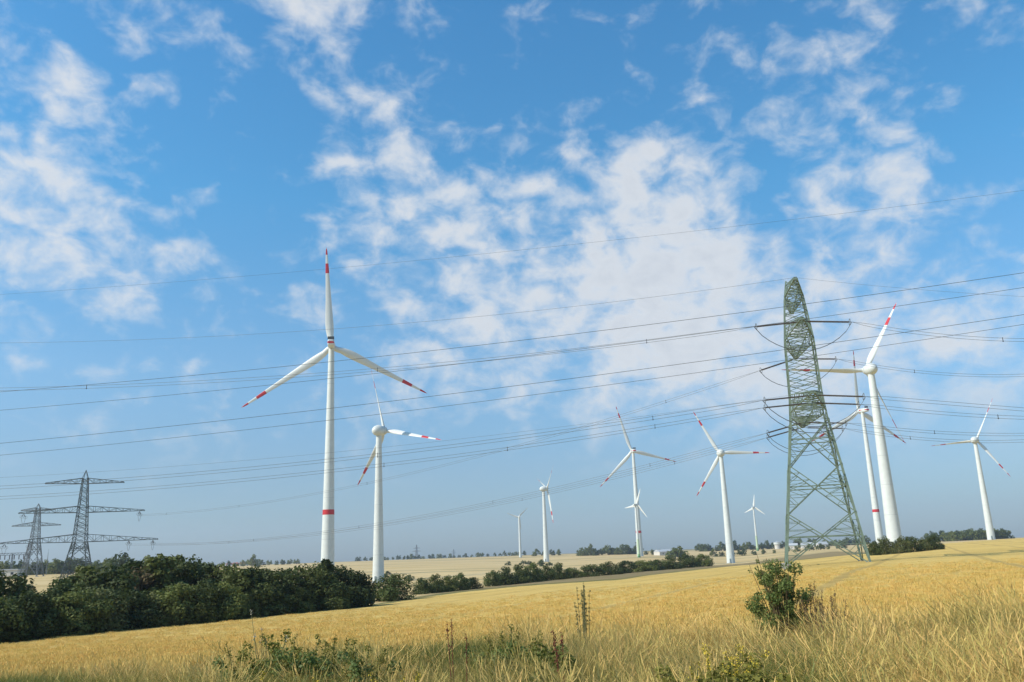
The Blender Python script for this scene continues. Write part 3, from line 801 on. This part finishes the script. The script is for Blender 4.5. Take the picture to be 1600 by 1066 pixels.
# ------------------------------------------------------------------ trees and bushes
def leaf_mesh(name, blobs, n, size, m, upw=.35, flat=1.0):
    bl = np.array([b[:3] for b in blobs]); br = np.array([b[3] for b in blobs]); pr = br ** 2.2; pr /= pr.sum()
    k = rng.choice(len(bl), n, p=pr); d = rng.normal(size=(n, 3)); d /= np.linalg.norm(d, axis=1)[:, None]
    rad = rng.uniform(.30, 1.0, n) ** .45 * (1 + .16 * rng.normal(size=n) * (rng.random(n) < .3))
    c = bl[k] + d * (br[k] * rad)[:, None] * np.array([1, 1, flat]); c[:, 2] = np.maximum(c[:, 2], .02)
    nrm = d + rng.normal(size=(n, 3)) * .7; nrm[:, 2] += upw; nrm /= np.linalg.norm(nrm, axis=1)[:, None]
    a = np.cross(nrm, rng.normal(size=(n, 3))); a /= np.linalg.norm(a, axis=1)[:, None]; b = np.cross(nrm, a)
    s = size * rng.uniform(.55, 1.35, n)[:, None]
    v = np.empty((n, 4, 3)); v[:, 0] = c - a * s; v[:, 1] = c + b * s * .55 + nrm * s * .12; v[:, 2] = c + a * s; v[:, 3] = c - b * s * .55 - nrm * s * .1
    me = bpy.data.meshes.new(name); me.from_pydata(v.reshape(-1, 3).tolist(), [], np.arange(n * 4).reshape(n, 4).tolist()); me.materials.append(m); return me


def bush_variant(m, h=1.0, w=1.2, lift=.06, n=3000, size=.035, nb=26, point=False):
    blobs = []
    for i in range(nb):
        t = rng.random() ** (.8 if lift > .2 or point else 1.05); z = lift + t * (h - lift) * .9
        prof = ((math.sin(math.pi * min(1, .22 + .78 * t) ** .85) ** .6 if lift > .2 else math.sqrt(max(.05, 1 - (t * .96) ** 2.2))) if not point else (1.05 - t) * .9 + .1)
        r = w / 2 * prof * math.sqrt(rng.random()) * .85; a = rng.uniform(0, 2 * math.pi)
        blobs.append((r * math.cos(a), r * math.sin(a), z, rng.uniform(.10, .19) * (1.5 if lift < .2 and not point else 1) * (1.15 - .55 * t) * min(h, w)))
    cm = leaf_mesh('crown', blobs, n, size, m)
    mb = MB(); 
    for i in range(5):
        b = blobs[i * 3 % nb]; mb.tube([(b[0] * .08, b[1] * .08, -.05), (b[0] * .35, b[1] * .35, b[2] * .5), (b[0] * .9, b[1] * .9, b[2])], [.022, .014, .005], 5)
    return cm, mb.mesh('trunk', M['bark'])


VAR = {'dark': [bush_variant(M['leafA'], n=5200, w=1.25 + .12 * i, nb=36) for i in range(3)], 'mid': [bush_variant(M['leafB'], n=5000, w=1.25, nb=36) for i in range(3)],
       'olive': [bush_variant(M['leafC'], n=4600, w=1.2, nb=34) for i in range(3)], 'rusty': [bush_variant(M['leafD'], n=1700, w=1.2, nb=20) for i in range(2)],
       'tree': [bush_variant(M['leafA'], w=.95, lift=.28, n=3200, nb=30) for i in range(3)], 'point': [bush_variant(M['leafA'], w=.62, lift=.1, n=2600, point=True, nb=34)],
       'far': [bush_variant(M['leafB'], w=1.25, lift=.02, n=520, size=.085, nb=18) for i in range(4)]}


def plant(kind, px, d, h, wfac=1.0, label='', group=None, name='shrub', cat='bush', sink=.0):
    p = ground_at(px, d); o = thing(name, label, cat, (p.x, p.y, p.z - sink), rng.uniform(0, 6.28), group)
    cm, tm = VAR[kind][int(rng.integers(len(VAR[kind])))]
    S = Matrix.Diagonal((h * wfac, h * wfac, h, 1))
    put('crown', cm, o, S); put('trunk', tm, o, S); return o


# left hedge: low front row
for i, px in enumerate(np.arange(-60, 350, 27)):
    d = np.interp(px, [-60, 0, 340], [79, 81, 103]) + rng.uniform(-.5, 1.2)
    kind = ['mid', 'olive', 'mid', 'dark'][int(rng.integers(4))]
    plant(kind, px + rng.uniform(-5, 5), d, rng.uniform(3.7, 4.5), 1.2, {'mid': 'low mid green shrub', 'olive': 'low yellowish olive shrub', 'dark': 'low darkest green shrub'}[kind] + ' in the front row of the long hedge by the stubble', 'front row of the left hedge')
# taller row behind
for px, top, kind in ((-30, 895, 'dark'), (12, 908, 'rusty'), (-5, 898, 'dark'), (58, 934, 'rusty'), (104, 900, 'mid'), (124, 882, 'tree'), (150, 890, 'rusty'), (172, 884, 'dark'), (200, 874, 'tree'), (222, 878, 'rusty'), (240, 867, 'tree'), (268, 866, 'tree'), (292, 876, 'dark'), (322, 882, 'tree'), (350, 884, 'dark')):
    d = np.interp(px, [-30, 350], [92, 116]) + rng.uniform(-2, 3); g0 = ground_at(px, d); h = at(px, top, d).z - g0.z
    lab = {'dark': 'tall dense dark bush rising behind the low front hedge', 'tree': 'tall dark small tree rising behind the low front hedge', 'rusty': 'rusty brown thin elder bush rising behind the low front hedge', 'mid': 'mid green tall bush rising behind the low front hedge near the wide pylon'}[kind]
    plant(kind, px, d, max(3, h), 1.05 if kind != 'tree' else 1.15, lab, 'tall row of the left hedge')
for px, top, kind in ((362, 888, 'dark'), (383, 886, 'tree'), (405, 888, 'dark'), (428, 889, 'dark'), (450, 888, 'tree'), (470, 886, 'dark'), (490, 884, 'dark'), (509, 868, 'point'), (528, 884, 'dark'), (545, 893, 'dark'), (560, 908, 'dark')):
    d = np.interp(px, [350, 575], [106, 131]) + rng.uniform(-.5, 2.5); g0 = ground_at(px, d); h = at(px, top, d).z - g0.z
    lab = 'pointed dark tree sticking out of the hedge before the tallest turbine tower' if kind == 'point' else 'dense dark green bush in the solid hedge stretch below the tallest turbine'
    plant(kind, px, d, h, 1.15, lab, None if kind == 'point' else 'solid hedge below the tall turbine')
for px in (375, 415, 455, 500, 530):
    d = np.interp(px, [350, 575], [104, 128]); plant('dark', px, d, rng.uniform(2.8, 3.6), 1.5, 'low dark green bush filling the foot of the solid hedge', 'hedge foot bushes')
# bushes along the field track
for (x0, x1, n_, d0, d1, tops, lab, grp) in (
        (612, 612, 1, 152, 152, (896,), 'lone round dark green bush beside the turbine foot', None),
        (662, 738, 5, 186, 205, (902, 898, 900, 896, 902), 'dark green bush in the short row between lone bush and long bush row', 'short bush row'),
        (770, 895, 7, 226, 262, (892, 886, 882, 880, 884, 880, 886), 'dark green bush in the long row crossing the pale valley field', 'long bush row'),
        (925, 1005, 4, 275, 310, (881, 878, 876, 875), 'rounded dark bush in the row below the pair of overlapping turbines', 'upper bush row'),
        (1022, 1098, 4, 320, 380, (874, 870, 866, 866), 'rounded dark bush at the end of the row by the round-nacelle turbine', 'end bush row')):
    for i in range(n_):
        px = x0 if n_ == 1 else x0 + (x1 - x0) * i / (n_ - 1); d = d0 if n_ == 1 else d0 + (d1 - d0) * i / (n_ - 1)
        g0 = ground_at(px, d); h = at(px, tops[i], d).z - g0.z
        plant('dark' if i % 3 else 'mid', px, d, max(2.5, h), 1.5 if n_ == 1 else 1.0 * max(1.15, (x1 - x0) / (n_ - 1) / 1365 * d * 1.45 / max(2.5, h) / 1.2), lab, grp)
for px, top, kind, lab in ((1366, 846, 'dark', 'dark bush on the pylon side of the thicket below the thick turbine'), (1384, 838, 'olive', 'olive bush in the thicket below the thick turbine'), (1393, 846, 'rusty', 'brownish dry bush in front of the thicket below the thick turbine'), (1410, 838, 'olive', 'olive bush in the thicket below the thick turbine'), (1426, 838, 'dark', 'dark bush in the middle of the thicket below the thick turbine'), (1444, 840, 'olive', 'olive bush in the thicket below the thick turbine'), (1461, 836, 'dark', 'upright dark bush at the field end of the thicket below the thick turbine')):
    d = np.interp(px, [1360, 1465], [222, 262]); g0 = ground_at(px, d); h = at(px, top, d).z - g0.z
    plant(kind, px, d, h, 1.0, lab, 'thicket below the thick turbine' if 'olive' in lab else None)
# little bushes in the pale field
for px, d, h in ((795, 900, 4), (818, 920, 5), (827, 930, 4), (846, 800, 6), (858, 800, 4), (640, 520, 4), (605, 620, 4)):
    plant('far', px, d, h, 1.5, 'small dark bush standing alone in the pale far field', 'field bushes')
# far trees
def far_row(x0, x1, step, d0, d1, h0, h1, lab, grp):
    px = x0
    while px < x1:
        t = (px - x0) / max(1, x1 - x0)
        plant('far', px, d0 + (d1 - d0) * t + rng.uniform(-15, 15), rng.uniform(h0, h1), rng.uniform(.8, 1.3), lab, grp, 'far_tree', 'tree'); px += step * rng.uniform(.6, 1.4)


far_row(-60, 335, 8, 620, 700, 7, 12, 'far dark tree in the belt behind the wide pylon', 'tree belt behind the wide pylon')
for px, d, h in ((186, 520, 15), (174, 530, 12), (160, 560, 11), (228, 520, 12)): plant('far', px, d, h, 1.0, 'taller round tree standing out of the belt behind the wide pylon', 'tall belt trees', 'far_tree', 'tree')
far_row(345, 470, 9, 1500, 1500, 6, 12, 'far tree by the red-roofed houses beyond the hedge', 'trees by the red roofs')
plant('far', 396, 1300, 17, 1.0, 'tall round tree beside the red-roofed houses beyond the hedge', None, 'far_tree', 'tree')
far_row(560, 830, 8, 1900, 1900, 5, 11, 'tiny far tree on the skyline of the pale field', 'skyline trees')
far_row(838, 875, 9, 1500, 1500, 8, 14, 'far tree beside the edge-on turbine foot', 'trees by the edge-on turbine')
far_row(905, 1000, 7, 1350, 1350, 8, 17, 'far dark tree in the grove behind the overlapping turbines', 'grove behind the overlapping turbines')
far_row(1000, 1045, 8, 1250, 1250, 5, 9, 'low far tree next to the farm sheds', 'trees by the sheds')
for px, d, h in ((1056, 900, 13), (1064, 900, 13)): plant('far', px, d, h, 1.2, 'rounded dark tree beside the farm sheds', 'shed trees', 'far_tree', 'tree')
far_row(1095, 1360, 7, 1500, 1500, 7, 17, 'far tree in the village belt behind the near pylon', 'village belt')
far_row(1115, 1330, 16, 1050, 1000, 4, 9, 'low far bush on the slope before the village', 'slope bushes')
far_row(1455, 1575, 4.5, 1150, 1050, 11, 14, 'dense tree of the low dark wood at the golden field edge', 'far wood at the field edge')


# ------------------------------------------------------------------ far buildings, water tower, substation
def house(px, d, w, dp, h, rh, roofm, label, group=None):
    p = ground_at(px, d); t = thing('house', label, 'house', (p.x, p.y, p.z - .3), R_(rng.uniform(-25, 25)), group)
    MB().box((0, 0, h / 2), (w, dp, h)).build('wall', M['plaster'], t)
    mb = MB(); o = .4; x0, y0 = w / 2 + o, dp / 2 + o
    mb.v += [Vector(v) for v in ((-x0, -y0, h), (x0, -y0, h), (x0, y0, h), (-x0, y0, h), (-x0, 0, h + rh), (x0, 0, h + rh))]
    mb.f += [(0, 1, 5, 4), (2, 3, 4, 5), (0, 4, 3), (1, 2, 5), (3, 2, 1, 0)]
    mb.build('roof', roofm, t)
    for x_ in (-w * .3, 0, w * .3): MB().box((x_, -dp / 2 - .02, h * .55), (1.3, .12, 1.5)).build('window', M['glass'], t)


for px, d, w in ((368, 1750, 12), (380, 1800, 14), (358, 1820, 11)): house(px, d, w, 9, 3, 4, M['roof'], 'far house with red tiled roof beyond the hedge', 'red-roofed houses')
for px, d, w in ((1040, 1180, 28), (1050, 1200, 22)): house(px, d, w, 14, 5, 3, M['greyroof'], 'far pale farm shed with grey roof by the rounded trees', 'farm sheds')
for px, d, w in ((1238, 1300, 16), (1262, 1340, 18), (1285, 1320, 15)): house(px, d, w, 9, 5, 4, M['greyroof'], 'far pale village house seen through the pylon legs', 'village houses')
p = ground_at(1215, 1450); t = thing('water_tower', 'white round water tower above the village trees', 'water tower', p)
wh = at(1215, 846, 1450).z - p.z
MB().lathe([(0, 4.4), (wh * .6, 4.2)], 20).build('shaft', M['plaster'], t, True); MB().lathe([(wh * .6 - .1, 5.4), (wh - 1.5, 5.6)], 20).build('tank', M['white'], t, True); MB().lathe([(wh - 1.5, 5.9), (wh, .4)], 20).build('roof', M['greyroof'], t, True)
# substation gantries behind the left pylons
p = ground_at(16, 560); t = thing('substation_gantry', 'grey substation gantry with hanging insulators beside the tree belt', 'gantry', p, R_(10))
for x_ in (-9, 0, 9):
    mb = MB()
    for sx in (-.6, .6): mb.bar((x_ + sx, 0, 0), (x_ + sx * .4, 0, 14), .35)
    for z in range(0, 13, 2): mb.bar((x_ - .5, 0, z), (x_ + .5, 0, z + 2), .18)
    mb.build('post', M['steelfar'], t)
mb = MB()
for z in (13.2, 14.4): mb.bar((-12, 0, z), (12, 0, z), .3)
for k in range(12): mb.bar((-12 + 2 * k, 0, 13.2), (-10 + 2 * k, 0, 14.4), .18)
mb.build('beam', M['steelfar'], t)
for k in range(8): MB().tube([(-10 + 2.8 * k, 0, 13.1), (-10 + 2.8 * k, 0, 10.4)], .28, 6).build('insulator', M['ins'], t)
p = ground_at(10, 540); t = thing('substation_building', 'low flat-roofed substation building below the gantry', 'building', p, R_(5))
MB().box((0, 0, 1.9), (16, 8, 3.8)).build('wall', M['plaster'], t); MB().box((0, 0, 4.1), (17, 9, .6)).build('roof', M['greyroof'], t)
for x_ in (-5, 0, 5): MB().box((x_, -4.02, 1.8), (1.6, .12, 1.4)).build('window', M['glass'], t)
p = ground_at(72, 560); t = thing('lightning_mast', 'thin bare mast between the two grey pylons', 'mast', p); MB().tube([(0, 0, 0), (0, 0, 14)], [.28, .1], 8).build('pole', M['steelfar'], t); MB().tube([(0, 0, 13.9), (0, 0, 16)], .05, 5).build('tip_rod', M['steelfar'], t)

# ------------------------------------------------------------------ crop and verge plants (uncountable): instanced clumps
src = bpy.data.collections.new('clump_sources')


def clump(name, m, n, h, spread, lean, width, head=0.0, seg=3, droop=.5, dirx=0.0):
    V, Fc = [], []
    for i in range(n):
        a = rng.uniform(0, 6.283); r = spread * math.sqrt(rng.random()); x, y = r * math.cos(a), r * math.sin(a)
        hh = h * rng.uniform(.6, 1.12); la = rng.uniform(0, 6.283); lx = lean * rng.random() * math.cos(la) + dirx * rng.uniform(.3, 1); ly = lean * rng.random() * math.sin(la)
        wa = rng.uniform(0, 3.14); wx, wy = math.cos(wa) * width / 2, math.sin(wa) * width / 2; o = len(V)
        for k in range(seg + 1):
            t = k / seg; q = t ** (1 + droop); ww = (1 - .75 * t) if not head else (.55 + (1.9 * head if k == seg - 0 else 0) * (k >= seg))
            zz = hh * (t - .28 * droop * (abs(lx) + abs(ly)) * t * t)
            px_, py_ = x + lx * hh * q, y + ly * hh * q
            V += [(px_ - wx * ww, py_ - wy * ww, zz), (px_ + wx * ww, py_ + wy * ww, zz)]
        Fc += [(o + 2 * k, o + 2 * k + 1, o + 2 * k + 3, o + 2 * k + 2) for k in range(seg)]
        if head:                                # an ear at the end of the stalk
            dx, dy = lx * .12, ly * .12; o = len(V); tx, ty, tz = V[o - 2][0] + wx, V[o - 2][1] + wy, V[o - 2][2]
            for s_, ww in ((0, .8), (.4, 2.6), (1, .5)):
                V += [(tx + dx * s_ - wx * ww, ty + dy * s_ - wy * ww, tz + s_ * .085), (tx + dx * s_ + wx * ww, ty + dy * s_ + wy * ww, tz + s_ * .085)]
            Fc += [(o, o + 1, o + 3, o + 2), (o + 2, o + 3, o + 5, o + 4)]
    me = bpy.data.meshes.new(name); me.from_pydata(V, [], Fc); me.materials.append(m)
    o = bpy.data.objects.new(name, me); src.objects.link(o); return o


def scatter(name, label, cat, pts, rot, scl, pick, sources):
    col = bpy.data.collections.new(name + '_sources')
    for k, o in enumerate(sources):
        o.name = '%s_source_%02d' % (name, k); col.objects.link(o)
    me = bpy.data.meshes.new(name); me.from_pydata(pts.tolist(), [], [])
    for nm_, ty, dat in (('rot', 'FLOAT_VECTOR', rot), ('scl', 'FLOAT_VECTOR', scl)):
        a = me.attributes.new(nm_, ty, 'POINT'); a.data.foreach_set('vector', dat.astype(np.float32).ravel())
    a = me.attributes.new('pick', 'INT', 'POINT'); a.data.foreach_set('value', pick.astype(np.int32))
    o = put(name, me); o['kind'] = 'stuff'; tag(o, label, cat)
    ng = bpy.data.node_groups.new(name, 'GeometryNodeTree'); ng.interface.new_socket('Geometry', in_out='INPUT', socket_type='NodeSocketGeometry'); ng.interface.new_socket('Geometry', in_out='OUTPUT', socket_type='NodeSocketGeometry')
    gi = ng.nodes.new('NodeGroupInput'); go = ng.nodes.new('NodeGroupOutput'); ip = ng.nodes.new('GeometryNodeInstanceOnPoints'); ci = ng.nodes.new('GeometryNodeCollectionInfo')
    ci.inputs['Collection'].default_value = col; ci.inputs['Separate Children'].default_value = True; ci.inputs['Reset Children'].default_value = True
    ng.links.new(gi.outputs[0], ip.inputs['Points']); ng.links.new(ci.outputs[0], ip.inputs['Instance']); ip.inputs['Pick Instance'].default_value = True
    for nm_, ty, sk in (('rot', 'FLOAT_VECTOR', 'Rotation'), ('scl', 'FLOAT_VECTOR', 'Scale'), ('pick', 'INT', 'Instance Index')):
        na = ng.nodes.new('GeometryNodeInputNamedAttribute'); na.data_type = ty; na.inputs[0].default_value = nm_
        outs = [s for s in na.outputs if s.enabled and s.name == 'Attribute']; ng.links.new(outs[0], ip.inputs[sk])
    ng.links.new(ip.outputs[0], go.inputs[0])
    md = o.modifiers.new('scatter', 'NODES'); md.node_group = ng
    return o


def fan_points(n, d0, d1, power, az0=-40, az1=40):
    """points in the visible fan, density falling with distance as d^-power"""
    u = rng.random(n); e = 2 - power
    d = (d0 ** e + u * (d1 ** e - d0 ** e)) ** (1 / e) if abs(e) > 1e-6 else d0 * (d1 / d0) ** u
    t = rng.uniform(math.tan(R_(az0)), math.tan(R_(az1)), n)
    return t * d, d


def vnoise(x, y, s, seed):
    r2 = np.random.default_rng(seed); t = np.zeros_like(x)
    for k in range(5):
        a = r2.uniform(0, 6.28); f = s * r2.uniform(.6, 1.8); t += np.sin((x * math.cos(a) + y * math.sin(a)) * f + r2.uniform(0, 6.28))
    return t / 5


# crop stubble
x, y = fan_points(95000, 14.2, 120, 1.1)
vg, nr, *_ = regions(x, y); k = (vg < .5) & (nr > .6) & (rng.random(len(x)) < np.interp(y, [32, 70, 120], [1, .45, .04])) & (np.sin((x * math.sin(R_(115)) + y * math.cos(R_(115))) * .0235 * 20 - math.pi / 2) < .965) & (vnoise(x, y, .35, 21) + rng.normal(size=len(x)) * .3 < .62); x, y = x[k], y[k]; n = len(x)
sc = np.clip(.85 + (y - 20) / 110, .85, 1.5) * rng.uniform(.8, 1.2, n); hz = rng.uniform(.8, 1.15, n) * (1 + .12 * vnoise(x, y, .5, 3)) * np.interp(y, [22, 60, 120], [1, .6, .35])
scatter('crop_stubble', 'golden upright cereal stalks covering the near field', 'crop', np.c_[x, y, zt(x, y) - .02], np.c_[np.zeros(n), np.zeros(n), rng.uniform(0, 6.28, n)], np.c_[sc, sc, hz],
        rng.choice(5, n, p=[.3, .2, .2, .2, .1]), [clump('c', M['wheat'], 46, .31, .26, .30, .009), clump('c', M['wheat'], 46, .27, .26, .5, .009), clump('c', M['wheat2'], 46, .28, .28, .4, .009, head=1), clump('c', M['straw'], 40, .30, .28, .6, .008), clump('c', M['pale'], 40, .22, .30, 1.3, .008)])
# verge grass: matted, leaning, several kinds in drifts
x, y = fan_points(30000, 4.2, 17.0, .8, -44, 44)
vg, *_ = regions(x, y); k = vg > .25; x, y = x[k], y[k]; n = len(x)
g1 = vnoise(x, y, .9, 11); g2 = vnoise(x, y, .55, 17); px = 812 + 1365 * x / y
greenness = .10 + np.interp(px, [700, 1000], [.68, .36]) * (g1 > .12) + .35 * (px < 800) * (g1 > -.25) + .35 * np.exp(-((px - 1180) / 90) ** 2) * (y < 12)
dry = np.where(g2[:, None] > .15, np.array([[.18, .36, .08, .08, .30]]), np.array([[.32, .24, .14, .12, .18]]))
cum = np.cumsum(dry, 1); dk = (rng.random(n)[:, None] > cum).sum(1).clip(0, 4)
pk = np.where(rng.random(n) < np.clip(greenness, 0, .88), rng.choice([5, 6, 7], n, p=[.4, .3, .3]), dk)
hs = rng.uniform(.6, 1.1, n) * (1 + .35 * vnoise(x, y, 1.3, 5)) * np.interp(px, [0, 800, 1600], [.66, .78, .88])
tilt = vnoise(x, y, .7, 31) * .85
scatter('verge_grass', 'long dry and green roadside grass covering the verge', 'grass', np.c_[x, y, zt(x, y) - .02], np.c_[rng.normal(size=n) * .2, tilt + rng.normal(size=n) * .25, rng.normal(size=n) * 1.0], np.c_[hs * 1.15, hs * 1.15, hs],
        pk, [clump('c', M['straw'], 80, .58, .26, 2.0, .0036, seg=4, droop=1.1, dirx=-.7), clump('c', M['straw2'], 80, .48, .26, 2.0, .0038, seg=4, droop=1.0, dirx=.6), clump('c', M['pale'], 44, .62, .24, 1.8, .0032, seg=5, droop=1.2, dirx=-1.0),
             clump('c', M['straw'], 34, .74, .2, 1.0, .0038, head=1, seg=4, droop=1.0, dirx=-.7), clump('c', M['brownst'], 70, .34, .28, 1.7, .0055, seg=3, droop=.7), clump('c', M['grass'], 70, .58, .24, 1.4, .0065, seg=4, droop=.9), clump('c', M['weed'], 56, .52, .22, 1.3, .011, seg=3, droop=.7), clump('c', M['bushg'], 80, .48, .22, 1.2, .013, seg=3, droop=.8)])


# single verge plants
def verge_at(px, d): return ground_at(px, d)


p = ground_at(1230, 13.5); t = thing('verge_bush', 'bushy green roadside shrub in front of the pylon foot', 'bush', p)
hb_ = at(1226, 868, 13.5).z - p.z; blobs = []
for i in range(80):
    z = rng.uniform(.10, 1) ** .85 * hb_; a = rng.uniform(0, 6.28); r = .37 * math.sqrt(rng.random()) * (1.2 - .7 * abs(z / hb_ - .5)); blobs.append((r * math.cos(a), r * math.sin(a), z * .92, rng.uniform(.05, .13)))
for i in range(10):
    a = rng.uniform(0, 6.28); z = hb_ * rng.uniform(.45, 1.04); r = rng.uniform(.2, .48); blobs.append((r * math.cos(a), r * math.sin(a), z, .035))
put('crown', leaf_mesh('crown', blobs, 12000, .018, M['bushg'], upw=.5), t)
mb = MB()
for b in blobs: mb.tube([(b[0] * .1, b[1] * .1, -.03), (b[0] * .5, b[1] * .5, b[2] * .55), (b[0], b[1], b[2] + .1)], [.012, .008, .003], 5)
mb.build('trunk', M['stem'], t)


def stalk_plant(name, label, cat, px, d, top, n, spread, lean, headm, stemm, headlen, headr, leaf=None, group=None):
    p = ground_at(px, d); h = at(px, top, d).z - p.z; t = thing(name, label, cat, p, 0, group)
    for i in range(n):
        a = rng.uniform(0, 6.28); l = lean * rng.random(); hh = h * (1 if i == 0 else rng.uniform(.65, .98)); b = Vector((spread * math.cos(a) * rng.random(), spread * math.sin(a) * rng.random(), -.03))
        tp = b + Vector((l * math.cos(a) * hh, l * math.sin(a) * hh, hh)); md = (b + tp) / 2 + Vector((0, 0, .05 * hh))
        st = MB().tube([b, md, tp], [.007, .005, .0025], 5).build('stem', stemm, t)
        if headr:
            nn_ = int(headlen * 420); bl = [tuple(tp + (md - tp) * f * (headlen / (hh * .5)) + Vector((rng.normal(), rng.normal(), rng.normal())) * headr * .4) + (headr * rng.uniform(.5, 1.0),) for f in np.linspace(0, 1, 9)]
            put('seed_head', leaf_mesh('seed_head', bl, nn_, headr * .35, headm), st)
    if leaf:
        bl = [(rng.normal() * (.1 + spread * .5), rng.normal() * (.1 + spread * .5), h * rng.uniform(.1, .72), .09) for _ in range(18)]
        put('foliage', leaf_mesh('foliage', bl, 1300, .024, leaf), t)
    return t


stalk_plant('tall_weed', 'dark feathery grey-green weed standing above the verge grass alone', 'weed', 914, 14.0, 908, 13, .08, .13, M['plume'], M['plume'], .55, .020)
stalk_plant('dock_plant', 'rust red dock with two thick seed heads above green leaves', 'weed', 884, 9.0, 978, 3, .08, .12, M['dock'], M['dock'], .26, .028, M['grass'])
stalk_plant('dock_plant', 'slender rust brown dock on the greener stretch of the verge', 'weed', 716, 9.5, 962, 3, .10, .10, M['dock'], M['dock'], .30, .02)
stalk_plant('umbel_weed', 'branching green weed with one pale flower head above the left verge', 'weed', 416, 12.0, 952, 6, .12, .3, M['umbel'], M['plume'], .04, .03, M['weed'])
for px, d, top in ((1268, 13.4, 905), (1284, 13.0, 915), (1300, 13.2, 920)):
    stalk_plant('dry_weed', 'brown withered weed stalks beside the bushy green roadside shrub', 'weed', px, d, top, 12, .15, .3, M['stem'], M['stem'], .3, .022, None, 'withered stalks by the shrub')
for px, d, top in ((455, 11.5, 985), (505, 11.0, 990), (560, 10.5, 1000), (380, 11, 1005), (800, 11, 975), (835, 10.5, 985)):
    stalk_plant('green_weed', 'low dark green leafy weed clump among the verge grass', 'weed', px, d, top, 9, .22, .4, M['weed'], M['plume'], .2, .04, M['bushg'], 'green verge weeds')
for px, d, top in ((1130, 7.2, 1010), (1150, 7.6, 1000), (1185, 7.0, 1015), (620, 6.8, 1040), (480, 6.2, 1045)):
    stalk_plant('yellow_flower_weed', 'green verge weed with small yellow flower heads', 'weed', px, d, top, 10, .2, .3, M['yellow'], M['weed'], .06, .025, M['weed'], 'yellow flowering weeds')

# ------------------------------------------------------------------ hazy summer air
HAZE = 1.1e-4
if HAZE:
    mb = MB().box((0, 0, 60), (13400, 13400, 400)); hm = bpy.data.materials.new('haze_air'); hm.use_nodes = True; t_ = hm.node_tree; t_.nodes.clear()
    o_ = t_.nodes.new('ShaderNodeOutputMaterial'); pv_ = t_.nodes.new('ShaderNodeVolumePrincipled'); t_.links.new(pv_.outputs[0], o_.inputs['Volume'])
    pv_.inputs['Color'].default_value = (.80, .88, 1.0, 1); pv_.inputs['Density'].default_value = HAZE; pv_.inputs['Anisotropy'].default_value = .2
    hz_ = mb.build('haze', hm); hz_['kind'] = 'stuff'; tag(hz_, 'thin summer haze filling the air over the fields', 'haze')
scene.render.engine = 'CYCLES'
